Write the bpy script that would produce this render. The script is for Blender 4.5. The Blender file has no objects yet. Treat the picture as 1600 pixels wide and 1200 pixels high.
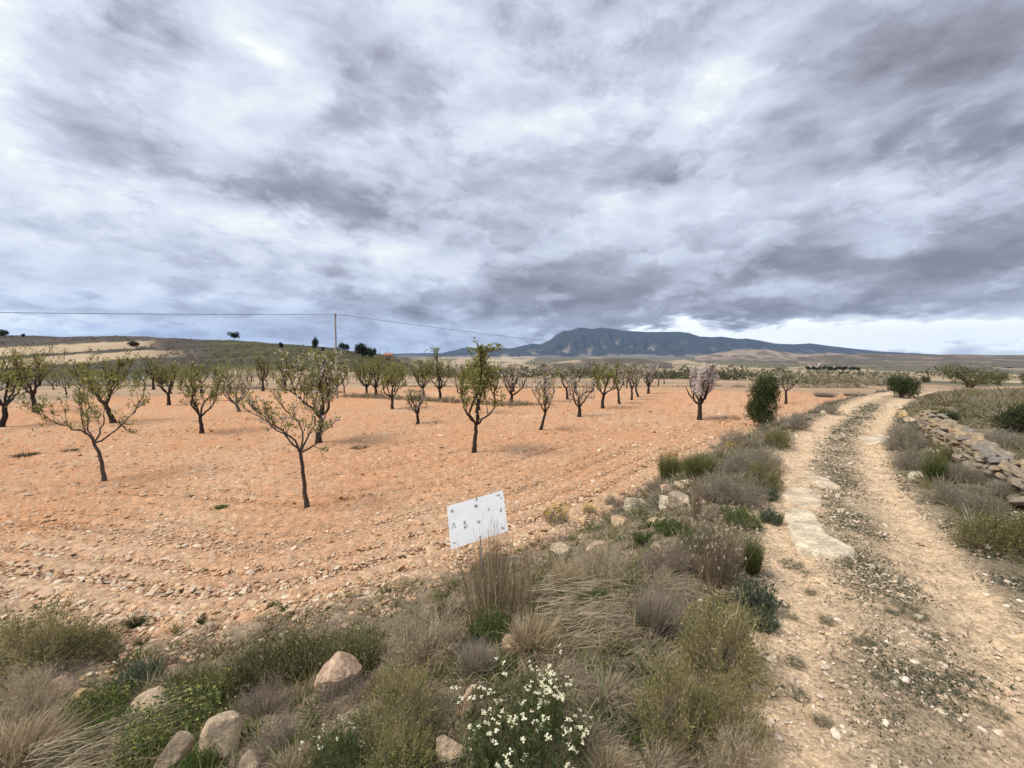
import bpy, math, random
import numpy as np
from mathutils import Vector, Matrix

# ------------------------------------------------------------------ camera, sky, sun, exposure
scene = bpy.context.scene
COL = scene.collection
F_PX, HORIZON = 700.0, 553.0            # focal length and horizon row of the 1600 x 1200 photograph
CAM_Z = 2.1
PITCH = math.atan((600.0 - HORIZON) / F_PX)
cam_d = bpy.data.cameras.new('camera')
cam_d.sensor_width = 36.0
cam_d.lens = 36.0 * F_PX / 1600.0
cam_d.clip_start, cam_d.clip_end = 0.05, 60000.0
cam = bpy.data.objects.new('camera', cam_d)
COL.objects.link(cam)
cam.location = (0, 0, CAM_Z)
cam.rotation_euler = (math.pi / 2 - PITCH, 0, 0)
scene.camera = cam

scene.view_settings.view_transform = 'Standard'
scene.view_settings.look = 'None'
scene.view_settings.gamma = 1.0
scene.view_settings.use_curve_mapping = False
EXPOSURE = 1.26
scene.view_settings.exposure = EXPOSURE
scene.render.engine = 'CYCLES'
scene.cycles.max_bounces = 4
scene.cycles.diffuse_bounces = 3
scene.cycles.volume_bounces = 0
scene.cycles.transparent_max_bounces = 6
scene.cycles.use_denoising = True
scene.cycles.sample_clamp_indirect = 6.0

SUN_EL, SUN_AZ = 54.0, -108.0            # degrees; azimuth from +Y, negative = to the left of the view
sun_d = bpy.data.lights.new('sun', 'SUN')
sun_d.energy = 1.5
sun_d.angle = math.radians(24)
sun_d.color = (1.0, 0.955, 0.89)
sun = bpy.data.objects.new('sun', sun_d)
COL.objects.link(sun)
_e, _a = math.radians(SUN_EL), math.radians(SUN_AZ)
sun_dir = Vector((math.sin(_a) * math.cos(_e), math.cos(_a) * math.cos(_e), math.sin(_e)))
sun.rotation_euler = sun_dir.to_track_quat('Z', 'Y').to_euler()
sun.location = (-40, 20, 60)


def lin(r, g, b):
    f = lambda c: (c / 255 / 12.92) if c / 255 <= 0.04045 else ((c / 255 + 0.055) / 1.055) ** 2.4
    return (f(r), f(g), f(b))


class NT:
    """small helper for node trees"""
    def __init__(s, tree):
        s.t = tree
        s.n, s.l = tree.nodes, tree.links
        s.n.clear()

    def put(s, sock, v):
        if v is None:
            return
        if isinstance(v, bpy.types.NodeSocket):
            s.l.new(v, sock)
        else:
            sock.default_value = v

    def math(s, op, a, b=None, c=None, clamp=False):
        m = s.n.new('ShaderNodeMath')
        m.operation = op
        m.use_clamp = clamp
        for i, v in enumerate((a, b, c)):
            s.put(m.inputs[i], v)
        return m.outputs[0]

    def vm(s, op, a, b=None, out=0):
        m = s.n.new('ShaderNodeVectorMath')
        m.operation = op
        s.put(m.inputs[0], a)
        if b is not None:
            s.put(m.inputs[1], b)
        return m.outputs['Value'] if op in ('DOT_PRODUCT', 'LENGTH', 'DISTANCE') else m.outputs[0]

    def noise(s, vec, scale, detail=4, rough=0.5, dist=0.0, dims='3D', w=None):
        m = s.n.new('ShaderNodeTexNoise')
        m.noise_dimensions = dims
        s.put(m.inputs['Vector'], vec)
        s.put(m.inputs['Scale'], scale)
        s.put(m.inputs['Detail'], detail)
        s.put(m.inputs['Roughness'], rough)
        s.put(m.inputs['Distortion'], dist)
        return m.outputs['Fac']

    def ramp(s, fac, stops, interp='LINEAR'):
        m = s.n.new('ShaderNodeValToRGB')
        m.color_ramp.interpolation = interp
        e = m.color_ramp.elements
        while len(e) > 1:
            e.remove(e[-1])
        for i, (p, c) in enumerate(stops):
            el = e[0] if i == 0 else e.new(p)
            el.position = p
            el.color = (*c, 1) if len(c) == 3 else c
        s.put(m.inputs[0], fac)
        return m.outputs[0]

    def mix(s, fac, a, b, mode='MIX'):
        m = s.n.new('ShaderNodeMix')
        m.data_type = 'RGBA'
        m.blend_type = mode
        s.put(m.inputs['Factor'], fac)
        s.put(m.inputs['A'], a)
        s.put(m.inputs['B'], b)
        return m.outputs['Result']

    def maprange(s, v, a, b, c, d):
        m = s.n.new('ShaderNodeMapRange')
        m.clamp = True
        for k, x in zip(('Value', 'From Min', 'From Max', 'To Min', 'To Max'), (v, a, b, c, d)):
            s.put(m.inputs[k], x)
        return m.outputs[0]


world = bpy.data.worlds.new('World')
scene.world = world
world.use_nodes = True
world.cycles.sampling_method = 'MANUAL'
world.cycles.sample_map_resolution = 256


def build_sky():
    w = NT(world.node_tree)
    out = w.n.new('ShaderNodeOutputWorld')
    sky = w.n.new('ShaderNodeTexSky')
    sky.sky_type = 'NISHITA'
    sky.sun_disc = False
    sky.sun_elevation = math.radians(SUN_EL)
    sky.sun_rotation = math.radians(SUN_AZ)
    bg_sky = w.n.new('ShaderNodeBackground')
    bg_sky.inputs[1].default_value = 0.06
    w.l.new(sky.outputs[0], bg_sky.inputs[0])

    tc = w.n.new('ShaderNodeTexCoord')
    d = w.vm('NORMALIZE', tc.outputs['Generated'])
    sp = w.n.new('ShaderNodeSeparateXYZ')
    w.l.new(d, sp.inputs[0])
    X, Y, Z = sp.outputs
    zc = w.math('MAXIMUM', Z, 0.0)
    k = w.math('DIVIDE', 1.0, w.math('ADD', zc, 0.26))
    cb = w.n.new('ShaderNodeCombineXYZ')
    w.put(cb.inputs[0], w.math('MULTIPLY', X, k))
    w.put(cb.inputs[1], w.math('MULTIPLY', Y, k))
    cb.inputs[2].default_value = 3.7
    p = cb.outputs[0]                      # the point of the cloud deck a direction meets
    # shear and stretch: the deck runs in long rolls
    rot = w.n.new('ShaderNodeMapping')
    rot.inputs['Rotation'].default_value = (0, 0, math.radians(-24))
    rot.inputs['Scale'].default_value = (1.0, 0.86, 1.0)
    w.l.new(p, rot.inputs['Vector'])
    pr = rot.outputs[0]
    wn = w.n.new('ShaderNodeTexNoise')
    wn.inputs['Scale'].default_value = 2.6
    wn.inputs['Detail'].default_value = 6
    wn.inputs['Roughness'].default_value = 0.6
    w.l.new(pr, wn.inputs['Vector'])
    warp = w.vm('MULTIPLY', w.vm('SUBTRACT', wn.outputs['Color'], (0.5, 0.5, 0.5)), (0.20, 0.20, 0.0))
    pw = w.vm('ADD', pr, warp)
    big = w.noise(pw, 1.5, 2, 0.5)
    dv = w.vm('ADD', w.vm('MULTIPLY', d, (1.0, 1.0, 2.3)), w.vm('MULTIPLY', w.vm('SUBTRACT', wn.outputs['Color'], (0.5, 0.5, 0.5)), (0.07, 0.07, 0.05)))
    fine = w.noise(dv, 6.0, 9, 0.57)
    fine2 = w.noise(w.vm('ADD', dv, (-0.026, -0.014, 0.042)), 6.0, 7, 0.55)
    relief = w.math('SUBTRACT', fine2, fine)
    heap_a = w.noise(w.vm('ADD', pw, (7.1, 2.3, 1.0)), 2.1, 12, 0.63)
    heap_b = w.noise(w.vm('ADD', dv, (3.1, 9.3, 4.0)), 4.2, 12, 0.62)

    # masses of cloud as they stand in this sky: (u, v) = horizontal and vertical tangent of the direction
    iy = w.math('DIVIDE', 1.0, w.math('MAXIMUM', Y, 0.05))
    cu = w.n.new('ShaderNodeCombineXYZ')
    w.put(cu.inputs[0], w.math('MULTIPLY', X, iy))
    w.put(cu.inputs[1], w.math('MULTIPLY', Z, iy))
    # ragged edges: move the lookup by the fine noise
    rag = w.vm('MULTIPLY', w.vm('SUBTRACT', wn.outputs['Color'], (0.5, 0.5, 0.5)), (0.26, 0.17, 0.0))
    uv = w.vm('ADD', cu.outputs[0], rag)
    acc = None
    # px, py, half width, half height, slope (degrees, + = rising to the right), amount (+ bright)
    BLOBS = [
        (10, 110, 100, 120, 0, 0.40), (400, 100, 150, 45, -38, 0.22), (320, 190, 110, 45, -20, 0.20),
        (240, 60, 110, 60, -30, -0.16), (150, 220, 220, 42, -22, -0.11), (420, 285, 300, 45, -16, -0.13),
        (560, 160, 60, 160, -25, -0.15), (640, 330, 200, 40, -8, -0.15), (480, 370, 260, 26, -14, 0.24),
        (680, 30, 60, 40, -30, 0.25), (760, 130, 60, 60, -30, 0.10), (1130, 150, 95, 70, 25, 0.26), (960, 180, 110, 80, 20, 0.12),
        (900, 100, 160, 60, 0, -0.06), (1420, 130, 260, 110, -12, -0.26), (1560, 260, 120, 60, 10, -0.22),
        (1230, 230, 70, 40, -30, -0.14), (970, 320, 50, 20, 0, 0.14), (1050, 280, 90, 40, -12, -0.12),
        (1130, 420, 330, 34, 4, -0.22), (1500, 400, 200, 52, 6, -0.30), (900, 470, 190, 26, 2, -0.30), (1190, 490, 330, 13, 4, -0.32),
        (1500, 300, 130, 24, 18, 0.18), (1370, 385, 55, 16, 5, 0.26), (1340, 300, 120, 22, 18, 0.16),
        (1430, 525, 330, 24, 3, 0.80), (1070, 521, 130, 9, 2, 0.65), (700, 520, 120, 14, 0, 0.08),
        (160, 470, 260, 14, 0, 0.12), (60, 512, 190, 9, 0, 0.40), (300, 515, 330, 14, 0, -0.12), (640, 470, 120, 22, 0, -0.18),
        (200, 340, 220, 30, -14, 0.10), (100, 430, 220, 14, -2, -0.10),
    ]
    for px, py, sx, sy, deg, amt in BLOBS:
        c = ((px - 800) / F_PX, (HORIZON - py) / F_PX, 0)
        a = math.radians(deg)
        df = w.vm('SUBTRACT', uv, c)
        da = w.vm('DOT_PRODUCT', df, (math.cos(a) * F_PX / sx, math.sin(a) * F_PX / sx, 0))
        db = w.vm('DOT_PRODUCT', df, (-math.sin(a) * F_PX / sy, math.cos(a) * F_PX / sy, 0))
        r2 = w.math('MULTIPLY_ADD', da, da, w.math('MULTIPLY', db, db))
        g = w.math('EXPONENT', w.math('MULTIPLY', r2, -0.8))
        acc = w.math('MULTIPLY_ADD', g, amt, acc if acc is not None else 0.0)
    front = w.maprange(Y, 0.1, 0.35, 0.0, 1.0)
    acc = w.math('MULTIPLY', acc, w.math('MULTIPLY', front, 1.25))
    # heaps with defined rims: their edges follow the large masses
    edge_a = w.n.new('ShaderNodeMapRange')
    edge_a.interpolation_type = 'SMOOTHSTEP'
    w.put(edge_a.inputs['Value'], w.math('MULTIPLY_ADD', acc, -0.22, heap_a))
    edge_a.inputs['From Min'].default_value, edge_a.inputs['From Max'].default_value = 0.475, 0.56
    edge_b = w.n.new('ShaderNodeMapRange')
    edge_b.interpolation_type = 'SMOOTHSTEP'
    w.put(edge_b.inputs['Value'], w.math('MULTIPLY_ADD', acc, -0.18, heap_b))
    edge_b.inputs['From Min'].default_value, edge_b.inputs['From Max'].default_value = 0.49, 0.575
    v = w.math('MULTIPLY_ADD', acc, 0.92, 0.745)
    v = w.math('MULTIPLY_ADD', w.math('SUBTRACT', big, 0.5), -0.22, v)
    v = w.math('MULTIPLY_ADD', w.math('SUBTRACT', fine, 0.5), -0.26, v)
    v = w.math('MULTIPLY_ADD', edge_a.outputs[0], -0.19, v)
    v = w.math('MULTIPLY_ADD', edge_b.outputs[0], -0.10, v)
    v = w.math('MULTIPLY_ADD', relief, 0.85, v)
    E = 2.0 ** -EXPOSURE
    cols = [(0.0, (130, 130, 141)), (0.22, (157, 159, 172)), (0.42, (186, 190, 207)), (0.60, (208, 215, 232)), (0.80, (229, 236, 250)), (1.0, (247, 253, 255))]
    cloud = w.ramp(w.math('MULTIPLY', v, 0.8),  [(q * 0.8, tuple(E * x for x in lin(*c))) for q, c in cols] + [(1.0, (1.35 * E, 1.38 * E, 1.40 * E))])
    # thin bluish air low on the left
    low = w.math('MULTIPLY', w.maprange(Z, 0.02, 0.17, 1.0, 0.0), w.maprange(X, -0.25, 0.35, 1.0, 0.25))
    cloud = w.mix(w.math('MULTIPLY', low, 0.55), cloud, w.mix(1.0, cloud, (0.80, 0.97, 1.18, 1), 'MULTIPLY'))
    bg_cloud = w.n.new('ShaderNodeBackground')
    w.l.new(cloud, bg_cloud.inputs[0])
    mx = w.n.new('ShaderNodeMixShader')
    mx.inputs[0].default_value = 0.93       # an almost closed deck
    w.l.new(bg_sky.outputs[0], mx.inputs[1])
    w.l.new(bg_cloud.outputs[0], mx.inputs[2])
    w.l.new(mx.outputs[0], out.inputs[0])


build_sky()

# ------------------------------------------------------------------ numeric helpers
rng = np.random.default_rng(11)
random.seed(11)


def sst(a, b, x):
    t = np.clip((x - a) / (b - a), 0, 1)
    return t * t * (3 - 2 * t)


_perm = np.random.default_rng(5).permutation(1024)
_ga = np.random.default_rng(6).uniform(0, 2 * np.pi, 1024)
_gx, _gy = np.cos(_ga), np.sin(_ga)


def perlin(x, y, seed=0):
    x = np.asarray(x, float) + seed * 37.17
    y = np.asarray(y, float) - seed * 19.31
    xi, yi = np.floor(x).astype(np.int64), np.floor(y).astype(np.int64)
    xf, yf = x - xi, y - yi
    u, v = xf * xf * xf * (xf * (xf * 6 - 15) + 10), yf * yf * yf * (yf * (yf * 6 - 15) + 10)

    def g(ix, iy, dx, dy):
        h = _perm[(_perm[ix & 1023] + iy) & 1023]
        return _gx[h] * dx + _gy[h] * dy
    a = g(xi, yi, xf, yf)
    b = g(xi + 1, yi, xf - 1, yf)
    c = g(xi, yi + 1, xf, yf - 1)
    d = g(xi + 1, yi + 1, xf - 1, yf - 1)
    return 1.4 * ((a + (b - a) * u) * (1 - v) + (c + (d - c) * u) * v)


def fbm(x, y, octv=4, seed=0, rough=0.5):
    s, amp, f, tot = 0, 1.0, 1.0, 0
    for i in range(octv):
        s = s + amp * perlin(x * f, y * f, seed + i)
        tot += amp
        amp *= rough
        f *= 2.03
    return s / tot


def voronoi(x, y, seed=0):
    """id hash in 0..1 of the nearest jittered cell, and the distance to its edge (roughly)"""
    xi, yi = np.floor(x).astype(np.int64), np.floor(y).astype(np.int64)
    b1 = np.full(x.shape, 9.0)
    b2 = np.full(x.shape, 9.0)
    idh = np.zeros(x.shape)
    for dx in (-1, 0, 1):
        for dy in (-1, 0, 1):
            h = _perm[(_perm[(xi + dx + seed * 7) & 1023] + yi + dy) & 1023]
            px_, py_ = xi + dx + 0.5 + 0.42 * _gx[h], yi + dy + 0.5 + 0.42 * _gy[h]
            dd = np.hypot(x - px_, y - py_)
            near = dd < b1
            b2 = np.where(near, b1, np.minimum(b2, dd))
            idh = np.where(near, h / 1024.0, idh)
            b1 = np.where(near, dd, b1)
    return idh, b2 - b1


# ------------------------------------------------------------------ the lie of the land
TRACK = np.array([(-3.5, -9), (-1.6, -5), (0.2, -1.6), (1.72, 1.2), (2.2, 2.1), (2.95, 3.3), (3.72, 4.7), (4.5, 5.95), (5.65, 7.86), (7.55, 10.4), (10.9, 14.2),
                  (15.7, 19.3), (22, 25), (32, 33), (60, 52), (140, 110)], float)
TW = 0.95
BOUND = np.array([(-60, 3), (-30, 5.6), (-16, 6.3), (-9, 5.9), (-6.15, 5.38), (-4.1, 4.8), (-2.62, 5.25), (-1.32, 6.15), (0.64, 7.44), (1.85, 8.64), (3.65, 11.1), (7.1, 15.1),
                  (11.3, 18.8), (17, 23.3), (22, 27.2), (32, 35), (60, 54), (140, 112)], float)


def chaikin(P, n=2):
    for _ in range(n):
        q = [P[0]]
        for a, b in zip(P[:-1], P[1:]):
            q += [0.75 * a + 0.25 * b, 0.25 * a + 0.75 * b]
        q.append(P[-1])
        P = np.array(q)
    return P


TRACK_S, BOUND_S = chaikin(TRACK, 1), chaikin(BOUND, 1)


def line_dist(P, x, y):
    """signed distance to a polyline (right of its direction is +) and arc length"""
    best = np.full(x.shape, 1e9)
    sd = np.zeros(x.shape)
    arc = np.zeros(x.shape)
    s0 = 0.0
    for a, b in zip(P[:-1], P[1:]):
        dx, dy = b - a
        L = math.hypot(dx, dy)
        t = np.clip(((x - a[0]) * dx + (y - a[1]) * dy) / (L * L), 0, 1)
        ex, ey = x - (a[0] + t * dx), y - (a[1] + t * dy)
        d = ex * ex + ey * ey
        m = d < best
        best = np.where(m, d, best)
        sd = np.where(m, np.sign(ex * dy - ey * dx) * np.sqrt(d), sd)
        arc = np.where(m, s0 + t * L, arc)
        s0 += L
    return sd, arc


FALL_R = np.array([0, 30, 45, 70, 100, 170, 300, 600, 1000, 2000, 3000, 6000, 30000.0])
FALL_Z = np.array([0, 0, -0.15, -0.8, -1.9, -4.4, -9, -17, -24, -33, -39, -44, -47.0])
RIDGE_PX = np.array([-400, 0, 100, 230, 300, 400, 480, 540, 575, 610, 650, 700])
RIDGE_PY = np.array([519, 523, 525, 525.5, 530, 534, 540, 547, 551, 555.5, 562, 575.0])
RIDGE_Y = 260.0


def zones(x, y):
    x, y = np.asarray(x, float), np.asarray(y, float)
    t, s = line_dist(TRACK_S, x, y)
    b, _ = line_dist(BOUND_S, x, y)
    return t, s, b


def height(x, y, full=False):
    x, y = np.asarray(x, float), np.asarray(y, float)
    t, s, b = zones(x, y)
    r = np.hypot(x, y)
    fall = np.interp(r, FALL_R, FALL_Z)
    near = 1 - sst(30, 60, r)
    zf = -1.0 + 0.45 * sst(24, 46, x + y) * np.exp(-(t / 9) ** 2) * near
    # field side
    dt = np.maximum(-t - TW, 0)
    db = np.maximum(b, 0)
    q = dt / (dt + db + 1e-6)
    z_left = zf * sst(0.12, 1.0, np.where(b < 0, 1.0, q))
    # right-hand terrace
    soft = 0.3 + 2.5 * sst(15, 19, s)
    terr = (0.12 * sst(1.0, 1.9, t) + (0.44 * sst(2.15, 2.15 + soft, t) + 0.12 * sst(3, 12, t))) * (1 - sst(24, 60, r)) - 1.0 * sst(24, 60, r) * sst(0, 6, t)
    z_right = terr
    z = np.where(t < -TW, z_left, np.where(t > TW, z_right, 0.0))
    onz = np.exp(-((np.abs(t) - 0.6) / 0.24) ** 2)
    z = z - 0.05 * onz * near - 0.6 * sst(28, 60, r) * np.exp(-(t / 4.0) ** 2)
    z = z + fall
    # left hill
    yy = np.maximum(y, 1.0)
    u = 800 + F_PX * x / yy
    zr = CAM_Z + (HORIZON - np.interp(u, RIDGE_PX, RIDGE_PY)) * RIDGE_Y / F_PX
    hm = np.clip((y - 75) / (RIDGE_Y - 75), 0, 1) ** 1.15 * (y > 1)
    hz = z * (1 - hm) + zr * hm
    hz = np.where(y > RIDGE_Y, zr + (np.minimum(fall, zr) - zr) * sst(RIDGE_Y, 1300, y), hz)
    side = sst(720, 560, u) if False else np.clip((720 - u) / 130, 0, 1)
    side = side * side * (3 - 2 * side) * (y > 1)
    z = z * (1 - side) + hz * side
    if full:
        return z, t, s, b, r, u, side
    return z


def ray(px, py):
    fx, fy = (px - 800) / F_PX, (600 - py) / F_PX
    d = np.array([fx, math.cos(PITCH) + fy * math.sin(PITCH), -math.sin(PITCH) + fy * math.cos(PITCH)])
    return d


_T = np.geomspace(1.0, 3000, 1200)


def at(px, py):
    """where on the ground the photograph's pixel lies, and metres per photo pixel there"""
    d = ray(px, py)
    P = np.array([0, 0, CAM_Z]) + _T[:, None] * d
    h = P[:, 2] - height(P[:, 0], P[:, 1])
    i = np.argmax(h < 0) if (h < 0).any() else len(_T) - 1
    if i == 0:
        i = 1
    f = h[i - 1] / (h[i - 1] - h[i] + 1e-9)
    t = _T[i - 1] + f * (_T[i] - _T[i - 1])
    q = np.array([0, 0, CAM_Z]) + t * d
    q[2] = float(height(q[:1], q[1:2])[0])
    return q, t / F_PX


def project(x, y, z):
    dx, dy, dz = x, y, z - CAM_Z
    f = dy * math.cos(PITCH) - dz * math.sin(PITCH)
    up = dy * math.sin(PITCH) + dz * math.cos(PITCH)
    return 800 + F_PX * dx / f, 600 - F_PX * up / f


# ------------------------------------------------------------------ mesh helpers
def new_mesh(name, V, Fs, cols=None, mat=None, smooth=False):
    V = np.asarray(V, np.float32)
    if not isinstance(Fs, (list, tuple)):
        Fs = [Fs]
    Fs = [np.asarray(f, np.int32) for f in Fs if len(f)]
    me = bpy.data.meshes.new(name)
    me.vertices.add(len(V))
    me.vertices.foreach_set('co', V.ravel())
    nl = sum(f.size for f in Fs)
    npoly = sum(len(f) for f in Fs)
    me.loops.add(nl)
    me.polygons.add(npoly)
    me.loops.foreach_set('vertex_index', np.concatenate([f.ravel() for f in Fs]))
    starts, o = [], 0
    for f in Fs:
        starts.append(o + np.arange(len(f), dtype=np.int32) * f.shape[1])
        o += f.size
    me.polygons.foreach_set('loop_start', np.concatenate(starts))
    me.polygons.foreach_set('use_smooth', np.full(npoly, smooth))
    if cols is not None:
        a = me.color_attributes.new('Col', 'FLOAT_COLOR', 'POINT')
        c = np.ones((len(V), 4), np.float32)
        c[:, :3] = cols
        a.data.foreach_set('color', c.ravel())
    me.update(calc_edges=True)
    if mat is not None:
        me.materials.append(mat)
    return me


def link(name, me, parent=None, loc=None, rot=None, scale=None):
    o = bpy.data.objects.new(name, me)
    COL.objects.link(o)
    if parent is not None:
        o.parent = parent
    if loc is not None:
        o.location = loc
    if rot is not None:
        o.rotation_euler = rot
    if scale is not None:
        o.scale = scale
    return o


def tag(o, label=None, cat=None, group=None, kind=None):
    for k, v in (('label', label), ('category', cat), ('group', group), ('kind', kind)):
        if v is not None:
            o[k] = v
    return o


class Geo:
    """collects triangles and quads with vertex colours"""
    def __init__(s):
        s.V, s.T, s.Q, s.C, s.n = [], [], [], [], 0

    def add(s, V, C, T=None, Q=None):
        V = np.asarray(V, float).reshape(-1, 3)
        C = np.broadcast_to(np.asarray(C, float), V.shape)
        if T is not None and len(T):
            s.T.append(np.asarray(T, np.int64).reshape(-1, 3) + s.n)
        if Q is not None and len(Q):
            s.Q.append(np.asarray(Q, np.int64).reshape(-1, 4) + s.n)
        s.V.append(V)
        s.C.append(C)
        s.n += len(V)

    def mesh(s, name, mat, smooth=False):
        fs = ([np.concatenate(s.T)] if s.T else []) + ([np.concatenate(s.Q)] if s.Q else [])
        return new_mesh(name, np.concatenate(s.V), fs, np.concatenate(s.C), mat, smooth)


# ------------------------------------------------------------------ materials
def mat_vc(name, rough=0.9, noise=(), bump=None, translucent=0.0, spec=0.2):
    """albedo from the vertex colours, broken up by procedural noise"""
    m = bpy.data.materials.new(name)
    m.use_nodes = True
    w = NT(m.node_tree)
    out = w.n.new('ShaderNodeOutputMaterial')
    at_ = w.n.new('ShaderNodeAttribute')
    at_.attribute_name = 'Col'
    col = at_.outputs['Color']
    tc = w.n.new('ShaderNodeTexCoord')
    for sc, det, lo, hi in noise:
        n = w.noise(tc.outputs['Object'], sc, det, 0.6)
        f = w.maprange(n, 0.34, 0.66, lo, hi)
        col = w.mix(1.0, col, f, 'MULTIPLY')
    b = w.n.new('ShaderNodeBsdfPrincipled')
    w.l.new(col, b.inputs['Base Color'])
    b.inputs['Roughness'].default_value = rough
    b.inputs['Specular IOR Level'].default_value = spec
    if bump:
        sc, det, strength, dist = bump
        bn = w.n.new('ShaderNodeBump')
        bn.inputs['Strength'].default_value = strength
        bn.inputs['Distance'].default_value = dist
        w.l.new(w.noise(tc.outputs['Object'], sc, det, 0.65), bn.inputs['Height'])
        w.l.new(bn.outputs[0], b.inputs['Normal'])
    if translucent:
        tr = w.n.new('ShaderNodeBsdfTranslucent')
        w.l.new(col, tr.inputs[0])
        mx = w.n.new('ShaderNodeMixShader')
        mx.inputs[0].default_value = translucent
        w.l.new(b.outputs[0], mx.inputs[1])
        w.l.new(tr.outputs[0], mx.inputs[2])
        w.l.new(mx.outputs[0], out.inputs[0])
    else:
        w.l.new(b.outputs[0], out.inputs[0])
    return m


M_GROUND = mat_vc('soil', 0.95, [(5.0, 4, 0.84, 1.14), (14, 4, 0.76, 1.20), (42, 3, 0.66, 1.24)], (18, 8, 1.0, 0.05), spec=0.1)
M_FAR = mat_vc('far_land', 0.95, [(0.02, 5, 0.85, 1.15)], None, spec=0.05)
M_STONE = mat_vc('limestone', 0.9, [(4, 6, 0.62, 1.2), (26, 6, 0.66, 1.22)], (16, 8, 1.0, 0.05), spec=0.2)
M_PEBBLE = mat_vc('pebble', 0.92, [(50, 2, 0.9, 1.08)], None, spec=0.15)
M_LEAF = mat_vc('leaf', 0.7, [], None, translucent=0.45, spec=0.25)
M_DRY = mat_vc('dry_stem', 0.8, [], None, translucent=0.3, spec=0.2)
M_BARK = mat_vc('bark', 0.9, [(14, 5, 0.6, 1.3), (70, 3, 0.8, 1.2)], (40, 5, 0.8, 0.01), spec=0.15)
M_PETAL = mat_vc('petal', 0.7, [], None, translucent=0.35, spec=0.2)
# ------------------------------------------------------------------ ground
def plough_lines(x, y, b):
    n = 0.12 * perlin(x * 0.35, y * 0.35, 15)
    L = 0
    for c, wd, a in ((-0.75, 0.10, 0.9), (-1.25, 0.07, 0.5), (-2.1, 0.12, 0.9), (-2.6, 0.07, 0.6), (-3.9, 0.10, 0.7), (-4.4, 0.07, 0.5), (-6.2, 0.11, 0.6), (-8.6, 0.12, 0.5), (-11.5, 0.14, 0.5), (-15.0, 0.16, 0.4)):
        L = L + a * np.exp(-((b + n - c) / wd) ** 2)
    return np.clip(L * np.clip(0.65 + 0.9 * perlin(x * 0.25, y * 0.25, 19), 0.1, 1), 0, 1)


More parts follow.
